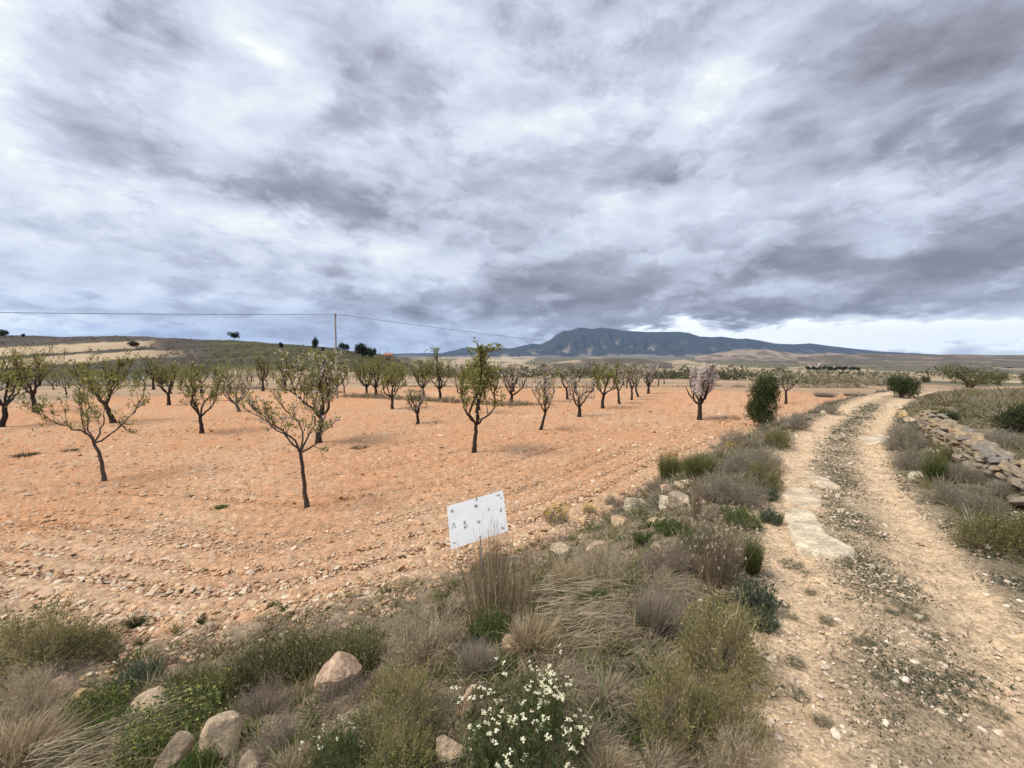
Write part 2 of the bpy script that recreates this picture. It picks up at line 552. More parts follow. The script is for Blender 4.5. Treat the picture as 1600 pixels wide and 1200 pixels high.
def ground_colour(x, y, z, t, s, b, r, u, side):
    n = len(x)
    C = np.zeros((n, 3))
    n1 = fbm(x * 0.22, y * 0.22, 4, 1)
    n2 = fbm(x * 1.1, y * 1.1, 4, 2)
    n3 = fbm(x * 4.5, y * 4.5, 3, 3)
    # ploughed field: orange earth, paler where limestone is turned up
    ora, pale, tan = np.array((0.60, 0.312, 0.158)), np.array((0.64, 0.43, 0.27)), np.array((0.40, 0.245, 0.145))
    furrow = np.sin(b * 2 * np.pi / 0.55 + 0.7 * perlin(x * 0.4, y * 0.4, 9))
    n4, n5 = perlin(x * 13, y * 13, 33), perlin(x * 7.3, y * 7.3, 34)
    far_grain = sst(3, 8, r) * sst(19, 10, r)
    k = np.clip(0.22 + 0.45 * n4 + 0.7 * n1 + 0.45 * n2 + 0.40 * n3 + 0.38 * sst(2, -7, x) * sst(16, 6, r) + 0.55 * np.exp(b / 0.9) * (b < 0), 0, 1)
    k = np.clip(k + 0.10 * furrow, 0, 1)
    field = ora + (pale - ora) * k[:, None]
    kd = np.clip(0.5 * n2 + 0.4 * n3 - 0.10 + 0.25 * furrow, 0, 1)[:, None] * 0.7
    field = field * (1 - kd) + tan * kd
    field = field * (1 + (0.08 + 0.20 * far_grain) * n5)[:, None]
    lines = plough_lines(x, y, b)[:, None]
    field = field * (1 - 0.42 * lines) * np.array((1, 1, 1)) + 0.02 * lines * np.array((1.0, 0.3, 0.0))
    # track: worn pale ruts, greyer crown
    rut = np.exp(-((np.abs(t + 0.12 * perlin(s * 0.5, s * 0, 4)) - 0.62) / 0.33) ** 2)
    crn = np.array((0.37, 0.285, 0.185))
    tr = crn + (np.array((0.70, 0.505, 0.315)) - crn) * np.clip(1.05 * rut + 0.75 * n2 + 0.15, 0, 1)[:, None]
    tr = tr * (1 + 0.18 * n3)[:, None]
    # verge: litter and grey-brown soil, stony near the field
    vg = np.array((0.25, 0.195, 0.13)) + np.array((0.20, 0.13, 0.08)) * np.clip(0.4 * n3 + 0.5 * n2 + np.exp(-np.abs(b) / 0.8) * 0.8, 0, 1)[:, None]
    # scrubby terrace on the right
    tg = np.array((0.215, 0.175, 0.115)) + np.array((0.20, 0.15, 0.10)) * np.clip(0.7 * n2 + 0.5 * n3, 0, 1)[:, None]
    edge = 0.16 * n2 + 0.10 * n3
    wt = sst(TW + 0.22, TW - 0.12, np.abs(t) + edge)
    wf = sst(0.45, -0.25, b + 2.2 * edge) * (t < 0)
    base = np.where((t > 0)[:, None], tg, vg)
    C = base * (1 - wf[:, None]) + field * wf[:, None]
    C = C * (1 - wt[:, None]) + tr * wt[:, None]
    # middle distance: pale orchard floor with strips of dry grass
    md = sst(40, 50, r + 6 * n1)
    orch = np.array((0.47, 0.32, 0.20)) + np.array((0.06, 0.06, 0.04)) * n1[:, None]
    strip = sst(0.25, 0.6, np.sin(y * 2 * np.pi / 17.0 + 2 * perlin(x * 0.03, y * 0.03, 5)) + 0.6 * n1)
    orch = orch * (1 - 0.5 * strip[:, None]) + np.array((0.24, 0.20, 0.13)) * 0.5 * strip[:, None]
    C = C * (1 - md[:, None]) + orch * md[:, None]
    # valley: patchwork of fields, orchards and scrub
    pal = np.array([(0.42, 0.32, 0.20), (0.17, 0.155, 0.105), (0.14, 0.125, 0.085), (0.36, 0.25, 0.165), (0.27, 0.22, 0.155), (0.15, 0.135, 0.085), (0.46, 0.36, 0.235), (0.20, 0.17, 0.125)])
    lr = np.log(np.maximum(r, 1))
    i1, e1 = voronoi(x / (40 + r * 0.10) + 0.3 * n1, y / (22 + 0.16 * r), 1)
    patch = pal[(i1 * 7.999).astype(int)]
    scrub = np.array((0.135, 0.125, 0.085))
    ks = sst(-0.05, 0.35, fbm(x / (30 + r * 0.03), y / (30 + r * 0.06), 4, 12))[:, None] * 0.75
    patch = patch * (1 - ks) + scrub * ks
    patch = patch * (1 + 0.25 * fbm(x / (3 + r * 0.01), y / (3 + r * 0.02), 3, 21))[:, None]
    vw = sst(85, 120, r + 14 * n1)[:, None]
    C = C * (1 - vw) + patch * vw
    # a dark belt of scrub with a pale bare field cut into it, right of the middle
    az = x / np.maximum(y, 1)
    belt = (sst(75, 95, r) * sst(250, 190, r) * sst(-0.25, -0.1, az) * sst(0.62, 0.5, az))[:, None]
    C = C * (1 - 0.85 * belt) + (np.array((0.15, 0.14, 0.085)) * (1 + 0.4 * n1[:, None])) * 0.85 * belt
    bare = (sst(0.30, 0.34, az) * sst(0.60, 0.54, az) * sst(92, 100, r - 60 * (0.5 - az)) * sst(176, 160, r - 60 * (0.5 - az)))[:, None]
    C = C * (1 - bare) + np.array((0.55, 0.42, 0.26)) * bare
    # left hill
    py = HORIZON - (z - CAM_Z) * F_PX / np.maximum(y, 1)
    hill_dark = np.array((0.078, 0.066, 0.056)) + np.array((0.06, 0.047, 0.03)) * np.clip(fbm(x * 0.09, y * 0.05, 4, 30) + 0.2, 0, 1)[:, None]
    hill_olive = np.array((0.076, 0.072, 0.038)) + np.array((0.09, 0.075, 0.045)) * np.clip(fbm(x * 0.11, y * 0.05, 4, 31), 0, 1)[:, None]
    ho = sst(300, 360, u + 40 * n1)[:, None]
    hill = hill_dark * (1 - ho) + hill_olive * ho
    w1 = y + 7 * n1 - 0.16 * np.clip(u, -100, 300)
    strip_a = sst(164, 167, w1) * sst(203, 199, w1) * sst(262, 215, u)
    strip_b = sst(116, 121, w1) * sst(154, 150, w1) * sst(330, 200, u)
    st = np.clip(strip_a + strip_b, 0, 1)[:, None]
    hill = hill * (1 - st) + np.array((0.45, 0.335, 0.215)) * st
    low = (sst(118, 104, y + 8 * n1) * sst(300, 380, u))[:, None]
    hill = hill * (1 - low) + np.array((0.45, 0.32, 0.21)) * low
    hw = (side * sst(88, 104, y + 8 * n1))[:, None]
    C = C * (1 - hw) + hill * hw
    return np.clip(C, 0.02, 0.8)


def build_ground():
    f_az = np.radians(np.linspace(-54, 54, 540))
    b_az = np.radians(np.concatenate([np.linspace(58, 180, 17), np.linspace(-173, -58, 16)]))
    az = np.concatenate([f_az, b_az])
    yy = np.arange(720, 20, -2.05)
    r1 = 2.6 * 448 / yy
    r0 = np.array([0.15, 0.5, 0.9, 1.2, 1.42])
    r2 = [r1[-1] * 1.03]
    while r2[-1] < 11000:
        r2.append(r2[-1] * (1.016 if r2[-1] < 320 else 1.05))
    R = np.concatenate([r0, r1, r2])
    A, RR = np.meshgrid(az, R)
    x, y = (RR * np.sin(A)).ravel(), (RR * np.cos(A)).ravel()
    z, t, s, b, r, u, side = height(x, y, True)
    col = ground_colour(x, y, z, t, s, b, r, u, side)
    # small relief: clods and plough lines in the field, stones and ruts on the track
    fade = sst(34, 9, r)
    n0 = perlin(x * 0.3, y * 0.3, 15)
    clod = fbm(x * 6.0, y * 6.0, 3, 40) * 0.022 + np.abs(perlin(x * 11, y * 11, 44)) * 0.018 - 0.075 * plough_lines(x, y, b)
    furrow = np.sin(b * 2 * np.pi / 0.55 + 0.7 * perlin(x * 0.4, y * 0.4, 9)) * 0.016
    infield = sst(0.3, -0.4, b) * (t < 0)
    ontrack = sst(TW + 0.3, TW - 0.2, np.abs(t))
    verge = (1 - np.clip(infield + ontrack, 0, 1))
    rel = infield * (clod + furrow) + ontrack * (fbm(x * 4, y * 4, 4, 50) * 0.020 + fbm(x * 1.2, y * 1.2, 2, 51) * 0.03) + verge * (fbm(x * 2.2, y * 2.2, 4, 52) * 0.10)
    z = z + rel * fade + fbm(x * 0.05, y * 0.05, 3, 60) * sst(60, 400, r) * (0.6 + r * 0.002)
    V = np.stack([x, y, z], 1)
    na, nr = len(az), len(R)
    j, i = np.meshgrid(np.arange(na), np.arange(nr - 1))
    a0 = i * na + j
    a1 = i * na + (j + 1) % na
    Q = np.stack([a0, a1, a1 + na, a0 + na], -1).reshape(-1, 4)
    ct, cb_, cr, cs, cy = (v[Q].mean(1) for v in (t, b, r, side, y))
    wob = 0.1 * perlin(V[Q[:, 0], 0] * 2, V[Q[:, 0], 1] * 2, 70)
    zone = np.full(len(Q), 5)                                     # valley plain
    nearz = cr < 95
    zone[nearz & (ct >= 0)] = 3
    zone[nearz & (ct < 0) & (cb_ + wob > 0)] = 2
    zone[nearz & (ct < 0) & (cb_ + wob <= 0)] = 1
    zone[(np.abs(ct + wob) < TW) & (cr < 70)] = 0
    zone[(cs > 0.5) & (cy > 92) & (cr < 1400)] = 4
    names = ['dirt_track', 'ploughed_field', 'verge_ground', 'terrace_ground', 'hillside', 'valley_plain']
    for k, nm in enumerate(names):
        q = Q[zone == k]
        if not len(q):
            continue
        ids, inv = np.unique(q, return_inverse=True)
        me = new_mesh(nm, V[ids], inv.reshape(-1, 4), col[ids], M_GROUND if k < 4 else M_FAR, True)
        tag(link(nm, me), kind='structure')
    # the middle under the camera
    ids = np.arange(na)
    Vc = np.concatenate([V[ids], [[0, 0, V[ids, 2].mean()]]])
    T = np.stack([ids, np.full(na, na), (ids + 1) % na], 1)
    tag(link('verge_ground', new_mesh('verge_ground', Vc, T, np.full((na + 1, 3), 0.25), M_GROUND, True)), kind='structure')


build_ground()


def build_ridge(name, prof, y_front, y_ridge, y_back, z_base, colf, seed, rough_amp, nu=420, nv=40):
    """a range of hills: prof = silhouette in photo pixels, built at its real distance"""
    px = np.linspace(prof[0][0], prof[-1][0], nu)
    P = np.array(prof, float)
    py = np.interp(px, P[:, 0], P[:, 1])
    py = py + 0.35 * fbm(px * 0.05, px * 0 + seed, 3, seed)
    uu = (px - 800) / F_PX
    zr = CAM_Z + (HORIZON - py) * y_ridge / F_PX
    v = np.concatenate([np.linspace(0, 1, nv), 1 + np.linspace(0.06, 1, 12)])
    U, W = np.meshgrid(uu, v)
    ZR = np.broadcast_to(zr, U.shape)
    Y = np.where(W <= 1, y_front + (y_ridge - y_front) * W, y_ridge + (y_back - y_ridge) * (W - 1))
    X = U * Y
    shape = np.where(W <= 1, W ** 1.5 * 0.55 + 0.45 * W ** 3, (2 - W).clip(0, 1) ** 1.2)
    hh = np.maximum(ZR - z_base, 0)
    span = (y_ridge - y_front)
    g = 1 - np.abs(fbm(X / span * 3.4 + 0.5 * fbm(X / span * 2, Y / span * 2, 2, seed + 3), Y / span * 0.9, 5, seed + 1, 0.55)) * 2.6
    env = np.where(W <= 1, (W * (1 - W) * 4), 0) ** 0.8
    Z = z_base + hh * shape + hh * rough_amp * (g - 0.55) * env
    V = np.stack([X, Y, Z], -1).reshape(-1, 3)
    nr, na = U.shape
    j, i = np.meshgrid(np.arange(na - 1), np.arange(nr - 1))
    a0 = i * na + j
    Q = np.stack([a0, a0 + 1, a0 + 1 + na, a0 + na], -1).reshape(-1, 4)
    col = colf(X.ravel(), Y.ravel(), Z.ravel(), W.ravel(), g.ravel(), np.broadcast_to(px, U.shape).ravel())
    return tag(link(name, new_mesh(name, V, Q, col, M_FAR, True)), kind='structure')


def col_mountain(X, Y, Z, W, g, px):
    n = fbm(X / 260, Y / 420, 4, 80)
    forest = np.array((0.045, 0.051, 0.045))
    rock = np.array((0.27, 0.225, 0.185))
    k = np.clip(sst(0.15, 0.75, n * 0.9 + (0.62 - g) * 0.9 + 0.5 * np.exp(-((W - 0.5) / 0.25) ** 2) - 0.25), 0, 1) * sst(0.86, 0.7, W)
    k = np.clip(k + 0.75 * sst(0.16, 0.03, W), 0, 1)[:, None]
    return forest * (1 - k) + rock * k


def col_scrub(X, Y, Z, W, g, px):
    n = fbm(X / 90, Y / 160, 4, 90)
    n2 = fbm(X / 22, Y / 60, 3, 91)
    k = sst(-0.15, 0.5, n + 0.5 * n2)[:, None]
    c = np.array((0.115, 0.098, 0.075)) * (1 - k) + np.array((0.25, 0.20, 0.145)) * k
    p = (sst(0.35, 0.5, fbm(X / 120, Y / 45, 3, 92)))[:, None]
    return c * (1 - p) + np.array((0.40, 0.31, 0.21)) * p


def col_dome(X, Y, Z, W, g, px):
    n = fbm(X / 70, Y / 120, 4, 95)
    k = sst(-0.1, 0.5, n + 0.35 * W)[:, None]
    return np.array((0.15, 0.12, 0.09)) * (1 - k) + np.array((0.33, 0.255, 0.185)) * k


build_ridge('mountain', [(660, 556), (690, 552.5), (712, 549), (735, 547.5), (757, 545), (765, 545.5), (800, 544), (822, 539), (832, 537), (845, 538), (860, 531), (868, 524), (880, 517), (890, 517), (905, 512), (913, 512.5),
            (925, 514.5), (938, 512), (960, 514.5), (975, 517), (1010, 519), (1060, 518.5), (1075, 520.5), (1092, 526), (1110, 527), (1125, 526), (1150, 529.5), (1165, 529), (1185, 532),
            (1210, 537), (1240, 538), (1265, 536.5), (1290, 540), (1330, 544.5), (1370, 549), (1430, 552), (1500, 556)], 7400, 9300, 10500, -45, col_mountain, 3, 0.40, 560, 50)
build_ridge('far_mountain', [(560, 556), (600, 553), (640, 552), (690, 551.5), (712, 547), (724, 543.5), (735, 543), (748, 544), (775, 546.5), (800, 549), (850, 556)], 10700, 11600, 12100, -47, col_mountain, 7, 0.15, 120, 20)
build_ridge('foothill', [(1085, 556.5), (1105, 554), (1125, 550.5), (1150, 547.5), (1175, 546), (1200, 546.8), (1225, 550), (1250, 554), (1275, 552.5), (1300, 551.5), (1330, 554), (1360, 557)], 2500, 3100, 3600, -38, col_dome, 11, 0.10, 200, 26)
build_ridge('scrub_hill', [(1245, 558), (1290, 555.5), (1330, 553), (1360, 552), (1400, 553.5), (1450, 554), (1500, 553.8), (1550, 555), (1600, 554.4), (1700, 553), (1850, 551)], 1100, 2100, 2700, -30, col_scrub, 13, 0.07, 320, 40)
build_ridge('scrub_knoll', [(860, 566), (900, 562), (940, 559.5), (985, 559.5), (1015, 562.5), (1050, 566)], 620, 800, 950, -19, col_scrub, 17, 0.06, 120, 20)


def build_haze():
    x0, x1, y0, y1, z0, z1 = -12400, 12400, -12400, 12400, -60, 640
    V = [(x, y, z) for z in (z0, z1) for y in (y0, y1) for x in (x0, x1)]
    Q = [(0, 2, 3, 1), (4, 5, 7, 6), (0, 1, 5, 4), (1, 3, 7, 5), (3, 2, 6, 7), (2, 0, 4, 6)]
    m = bpy.data.materials.new('haze')
    m.use_nodes = True
    w = NT(m.node_tree)
    out = w.n.new('ShaderNodeOutputMaterial')
    pv = w.n.new('ShaderNodeVolumePrincipled')
    pv.inputs['Color'].default_value = (0.43, 0.625, 1.0, 1)
    pv.inputs['Density'].default_value = 3.6e-5
    pv.inputs['Anisotropy'].default_value = 0.1
    w.l.new(pv.outputs[0], out.inputs['Volume'])
    tag(link('haze', new_mesh('haze', V, np.array(Q), None, m)), kind='stuff')


build_haze()
# ------------------------------------------------------------------ stones
def ico(sub):
    t = (1 + 5 ** 0.5) / 2
    V = np.array([(-1, t, 0), (1, t, 0), (-1, -t, 0), (1, -t, 0), (0, -1, t), (0, 1, t), (0, -1, -t), (0, 1, -t), (t, 0, -1), (t, 0, 1), (-t, 0, -1), (-t, 0, 1)], float)
    V /= np.linalg.norm(V[0])
    F = np.array([(0, 11, 5), (0, 5, 1), (0, 1, 7), (0, 7, 10), (0, 10, 11), (1, 5, 9), (5, 11, 4), (11, 10, 2), (10, 7, 6), (7, 1, 8), (3, 9, 4), (3, 4, 2), (3, 2, 6), (3, 6, 8), (3, 8, 9), (4, 9, 5), (2, 4, 11), (6, 2, 10), (8, 6, 7), (9, 8, 1)])
    for _ in range(sub):
        n = len(V)
        E = np.sort(np.concatenate([F[:, [0, 1]], F[:, [1, 2]], F[:, [2, 0]]]), 1)
        U, inv = np.unique(E, axis=0, return_inverse=True)
        inv = inv.reshape(-1)
        M = V[U].mean(1)
        M /= np.linalg.norm(M, axis=1)[:, None]
        V = np.concatenate([V, M])
        k = len(F)
        a, b, c = n + inv[:k], n + inv[k:2 * k], n + inv[2 * k:]
        F = np.concatenate([np.stack([F[:, 0], a, c], 1), np.stack([F[:, 1], b, a], 1), np.stack([F[:, 2], c, b], 1), np.stack([a, b, c], 1)])
    return V, F


ICO = [ico(k) for k in range(4)]


def rock(seed, sub=3, cuts=9, flat=0.72, rough=0.05):
    """a lump of limestone: a ball cut by random planes, then weathered"""
    r = np.random.default_rng(seed)
    V, F = ICO[sub]
    V = V * r.uniform(0.85, 1.15, 3)
    for _ in range(cuts):
        n = r.normal(size=3)
        n /= np.linalg.norm(n)
        d = r.uniform(0.48, 0.80)
        e = V @ n - d
        V = V - np.maximum(e, 0)[:, None] * n
    if rough:
        V = V * (1 + rough * fbm(V[:, 0] * 2.2 + V[:, 2] * 1.3 + seed, V[:, 1] * 2.2 - V[:, 2] * 1.7, 4, seed % 50))[:, None]
    V = V / np.abs(V).max(0)
    V[:, 2] *= flat
    return V, F


def rock_cols(V, base, seed, var=0.10):
    n = fbm(V[:, 0] * 1.7 + seed, V[:, 1] * 1.7 + V[:, 2] * 2.1, 3, seed % 40)
    c = np.minimum(np.array(base) * 1.3, 0.74) * (1 + var * 1.6 * n)[:, None]
    li = sst(0.18, 0.4, fbm(V[:, 0] * 3.1 - seed, V[:, 1] * 3.1 + V[:, 2] * 2.6, 3, (seed + 9) % 40))[:, None] * 0.32
    return c * (1 - li) + np.array((0.30, 0.28, 0.24)) * li          # grey lichen


def scatter_stones(name, x, y, size, base, sub=0, sink=0.35, kind='stuff', mat=None, seed=0):
    r = np.random.default_rng(seed)
    n = len(x)
    protos = [rock(900 + k + seed * 13, sub, 6, 0.6, 0.0)[0] for k in range(14)]
    F0 = ICO[sub][1]
    P = np.stack(protos)[r.integers(0, len(protos), n)]
    ang = r.uniform(0, 2 * np.pi, n)
    ca, sa = np.cos(ang)[:, None], np.sin(ang)[:, None]
    S = size[:, None]
    el = r.uniform(0.65, 1.35, n)[:, None]
    vx, vy, vz = P[:, :, 0] * S * el, P[:, :, 1] * S, P[:, :, 2] * S * r.uniform(0.45, 0.9, n)[:, None]
    tl = r.normal(0, 0.35, n)[:, None]
    vz = vz + tl * vx
    z = height(x, y)
    V = np.stack([vx * ca - vy * sa + x[:, None], vx * sa + vy * ca + y[:, None], vz + z[:, None] + S * (0.40 - sink)], -1).reshape(-1, 3)
    nv = P.shape[1]
    T = (F0[None] + (np.arange(n) * nv)[:, None, None]).reshape(-1, 3)
    base = np.asarray(base)
    C = base[r.integers(0, len(base), n)] * r.uniform(0.78, 1.15, n)[:, None]
    C = np.repeat(C, nv, 0)
    o = link(name, new_mesh(name, V, T, np.clip(C, 0, 0.8), mat or M_PEBBLE))
    return tag(o, kind=kind)


def polar_points(n, r0, r1, power, az0=-50, az1=50, seed=0):
    """random ground points in a sector, with a density falling with distance"""
    r = np.random.default_rng(seed)
    k = 2 - power
    rr = (r0 ** k + r.uniform(0, 1, n) * (r1 ** k - r0 ** k)) ** (1 / k)
    a = np.radians(r.uniform(az0, az1, n))
    return rr * np.sin(a), rr * np.cos(a), rr, r


PALE = [(0.60, 0.39, 0.22), (0.58, 0.36, 0.20), (0.62, 0.45, 0.28), (0.64, 0.47, 0.31), (0.56, 0.37, 0.22), (0.68, 0.54, 0.38), (0.50, 0.29, 0.17), (0.50, 0.30, 0.18), (0.58, 0.38, 0.26)]
CREAM = [(0.62, 0.50, 0.36), (0.58, 0.44, 0.30), (0.66, 0.55, 0.42), (0.50, 0.37, 0.25)]


def build_stones():
    x, y, rr, r = polar_points(92000, 3.4, 26, 1.72, seed=3)
    t, s, b = zones(x, y)
    n1 = fbm(x * 0.5, y * 0.5, 3, 2)
    n2 = fbm(x * 0.16, y * 0.16, 3, 77)
    stony = 0.50 + 0.55 * np.exp(-np.abs(b + 0.5) / 0.9) + 0.55 * sst(1, -7, x) * sst(14, 5, rr) + 0.5 * n1 + 0.5 * n2
    keep = (b < 0.35 + 0.9 * sst(1, -2, x) * r.uniform(0, 1, len(x))) & (t < -TW) & (r.uniform(0, 1, len(x)) < np.clip(stony, 0.10, 1))
    x, y, rr, b = x[keep], y[keep], rr[keep], b[keep]
    size = np.clip(r.lognormal(math.log(0.0125), 0.50, len(x)), 0.006, 0.085) * (1 + 0.45 * np.exp(-np.abs(b + 0.4) / 0.8)) * (0.75 + rr / 22)
    m = size > 0.035 * (0.5 + rr / 10)
    scatter_stones('field_stones', x[~m], y[~m], size[~m], PALE, 0, 0.30, seed=1)
    scatter_stones('field_rubble', x[m], y[m], size[m], PALE, 1, 0.34, seed=2)
    # the stony margin between field and verge
    r = np.random.default_rng(17)
    x, y = r.uniform(-7.5, 1.5, 9000), r.uniform(3.2, 8.5, 9000)
    t, s, b = zones(x, y)
    keep = (b > -1.5) & (b < 1.15) & (t < -2) & (r.uniform(0, 1, 9000) < np.exp(-((b + 0.1) / 0.75) ** 2) * (0.5 + 0.5 * sst(1.0, -1.5, x)))
    x, y = x[keep], y[keep]
    scatter_stones('margin_rubble', x, y, np.clip(r.lognormal(math.log(0.024), 0.42, len(x)), 0.012, 0.075), PALE[1:6] + CREAM[:2], 1, 0.30, seed=6)
    # loose gravel on the track and its edges
    x, y, rr, r = polar_points(42000, 2.0, 15, 1.6, 0, 50, seed=5)
    t, s, b = zones(x, y)
    w = np.clip(0.30 + 0.55 * sst(0.45, 0.1, np.abs(t)) + 0.5 * sst(0.75, 1.2, np.abs(t)) + 0.5 * fbm(x * 0.8, y * 0.8, 3, 8), 0, 1)
    keep = (np.abs(t) < 2.0) & (t > -1.4) & (r.uniform(0, 1, len(x)) < w)
    x, y, rr = x[keep], y[keep], rr[keep]
    size = np.clip(r.lognormal(math.log(0.0075), 0.55, len(x)), 0.004, 0.03) * (0.7 + rr / 12)
    scatter_stones('track_gravel', x, y, size, CREAM, 0, 0.34, seed=3)


build_stones()


def boulder(px, py, w, h, label, seed, base=(0.50, 0.385, 0.265), yaw=None, tilt=(0, 0), flat=1.0, depth=0.8, cuts=8, lift=0.0, group=None, sub=3, name='boulder', cat='boulder'):
    """a stone whose foot stands at pixel (px, py), w x h photo pixels large"""
    q, mpp = at(px, py)
    V, F = rock(seed, sub, cuts + 10, 1.0, 0.05)
    hw, hh = 0.93 * w * mpp / 2, 0.93 * h * mpp / 2
    C = rock_cols(V, base, seed)
    V = V * np.array([hw, hw * depth, hh * 1.4])
    me = new_mesh(name, V, F, C, M_STONE, False)
    me.polygons.foreach_set('use_smooth', np.full(len(F), True))
    if hasattr(me, 'set_sharp_from_angle'):
        me.set_sharp_from_angle(angle=math.radians(12))
    a = math.atan2(q[0], q[1])
    o = link(name, me, None, (q[0] + math.sin(a) * hw * depth * 0.6, q[1] + math.cos(a) * hw * depth * 0.6, q[2] + hh * 0.36 + lift), (tilt[0], tilt[1], -a if yaw is None else yaw))
    return tag(o, label, cat, group)


G_V = 'boulders lying in the verge'
LIM, YEL, PNK, WHT = (0.50, 0.375, 0.245), (0.52, 0.375, 0.19), (0.52, 0.36, 0.235), (0.62, 0.49, 0.345)
BOULDERS = [
    (270, 1206, 58, 62, 'upright pale boulder with rounded top at the bottom edge, left of a larger rock', 1, LIM, (0.0, 0.22)),
    (338, 1182, 84, 62, 'large tan boulder beside green herbs near the bottom edge', 2, LIM, (0, -0.1)),
    (238, 1118, 72, 34, 'flat topped cream rock half hidden in yellow budded herbs', 3, LIM, (0, 0)),
    (98, 1092, 62, 40, 'slanting buff rock below the olive bush', 4, PNK, (0, -0.45)),
    (124, 1099, 42, 26, 'yellowish block tucked under the slanting buff rock', 5, YEL, (0, 0)),
    (206, 1139, 30, 22, 'small grey stone peeping from herbs below the flat topped rock', 6, LIM, (0, 0)),
    (524, 1086, 92, 54, 'broad rounded pinkish boulder behind a bare twiggy bush', 7, PNK, (0, 0)),
    (798, 1024, 48, 34, 'sharp wedge shaped brown stone lying in straw', 8, (0.46, 0.31, 0.19), (0, -0.35)),
    (729, 1124, 34, 64, 'tall narrow brown rock left of the white flowers', 9, (0.45, 0.31, 0.20), (0, 0.2)),
    (702, 1192, 62, 32, 'low mottled stone at the foot of the white flowers', 10, LIM, (0, 0)),
    (386, 1212, 44, 34, 'small stone half buried in dry twigs at the bottom edge', 11, LIM, (0, 0)),
    (934, 866, 40, 24, 'pinkish stone in dry grass right of the white board', 12, PNK, (0, 0)),
    (878, 868, 42, 20, 'low pale stone between the white board and the pinkish stone', 13, LIM, (0, 0)),
    (972, 822, 46, 20, 'dark edged flat slab lying under the pale heap stone', 14, (0.48, 0.33, 0.20), (0, 0.12)),
    (992, 802, 46, 30, 'biggest pale stone of the heap with a bare red twig bush', 15, WHT, (0, -0.15)),
    (1043, 795, 34, 26, 'pale rounded stone below the grey thyme bush', 16, WHT, (0, 0)),
    (1041, 772, 24, 18, 'small orange stone beside the grey thyme bush', 17, PNK, (0, 0)),
    (1068, 765, 34, 22, 'slab tilted on the heap under the tall green grass', 18, LIM, (0, -0.3)),
    (1062, 793, 46, 28, 'grey weathered boulder in the middle of the stone heap', 19, (0.42, 0.33, 0.235), (0, 0)),
    (1091, 790, 28, 20, 'pinkish stone at the right end of the heap', 20, PNK, (0, 0)),
    (1020, 818, 18, 11, 'left one of two small stones in bright green herbs', 21, LIM, (0, 0)),
    (1035, 819, 18, 13, 'right one of two small stones in bright green herbs', 22, PNK, (0, 0)),
    (1432, 749, 24, 17, 'white stone at the track edge beside the green broom bush', 24, WHT, (0, 0.1)),
    (1023, 944, 18, 12, 'pale stone behind the lilac feathery grass', 25, LIM, (0, 0)),
    (1024, 858, 22, 12, 'pale stone just above the lilac twig tangle', 26, LIM, (0, 0)),
    (1363, 888, 12, 8, 'white stone on the weedy crown of the track, upper one', 27, WHT, (0, 0)),
    (1437, 970, 16, 11, 'white stone on the weedy crown of the track, middle one', 28, WHT, (0, 0)),
    (1398, 1072, 13, 10, 'white stone on the track near the bottom edge', 29, WHT, (0, 0)),
    (1545, 858, 14, 8, 'pale flat stone at the track edge below the brown bush', 30, WHT, (0, 0)),
    (1460, 778, 16, 8, 'flat pale stone between the white stone and the grey brush', 31, LIM, (0, 0)),
    (1286, 648, 10, 8, 'small pale stone at the left track edge near the far bend', 32, WHT, (0, 0)),
    (146, 1022, 12, 9, 'white stone under the low yellowish bush', 33, WHT, (0, 0)),
    (1404, 640, 14, 10, 'pale stone in scrub beyond the end of the dry stone wall', 34, WHT, (0, 0)),
]
for (px, py, w, h, lab, sd, base, tilt) in BOULDERS:
    boulder(px, py, w, h, lab, sd, base, tilt=tilt, group=G_V, sub=3 if w > 30 else 2)


def slab(pts, label, thick, base, seed):
    """a bare ledge of bedrock worn flat in the track: outline in photo pixels"""
    P = np.array([at(*p)[0] for p in pts])
    P2 = chaikin(np.concatenate([P, P[:1]]), 2)[:-1]
    n = len(P2)
    c = P2.mean(0)
    r = np.random.default_rng(seed)
    rings = [(1.03, -0.05), (1.0, thick * 0.55), (0.96, thick), (0.72, thick * 1.06), (0.4, thick * 1.1)]
    V = []
    for k, dz in rings:
        jitter = 1 + 0.012 * r.normal(size=n) + 0.07 * perlin(P2[:, 0] * 5, P2[:, 1] * 5, seed)
        ring = c + (P2 - c) * k * jitter[:, None]
        ring[:, 2] = height(ring[:, 0], ring[:, 1]) + dz + 0.008 * fbm(ring[:, 0] * 5, ring[:, 1] * 5, 3, seed)
        V.append(ring)
    V.append(np.array([[c[0], c[1], float(height(c[:1], c[1:2])[0]) + thick * 1.1]]))
    V = np.concatenate(V)
    Q, m = [], len(rings)
    for k in range(m - 1):
        for j in range(n):
            Q.append((k * n + j, k * n + (j + 1) % n, (k + 1) * n + (j + 1) % n, (k + 1) * n + j))
    T = [((m - 1) * n + j, (m - 1) * n + (j + 1) % n, m * n) for j in range(n)]
    C = np.minimum(np.array(base) * 1.22, 0.78) * (1 + 0.12 * fbm(V[:, 0] * 3, V[:, 1] * 3, 3, seed))[:, None]
    o = link('bedrock_slab', new_mesh('bedrock_slab', V, [np.array(Q), np.array(T)], C, M_STONE, True))
    tag(o, label, 'rock slab', 'bare rock ledges in the track')


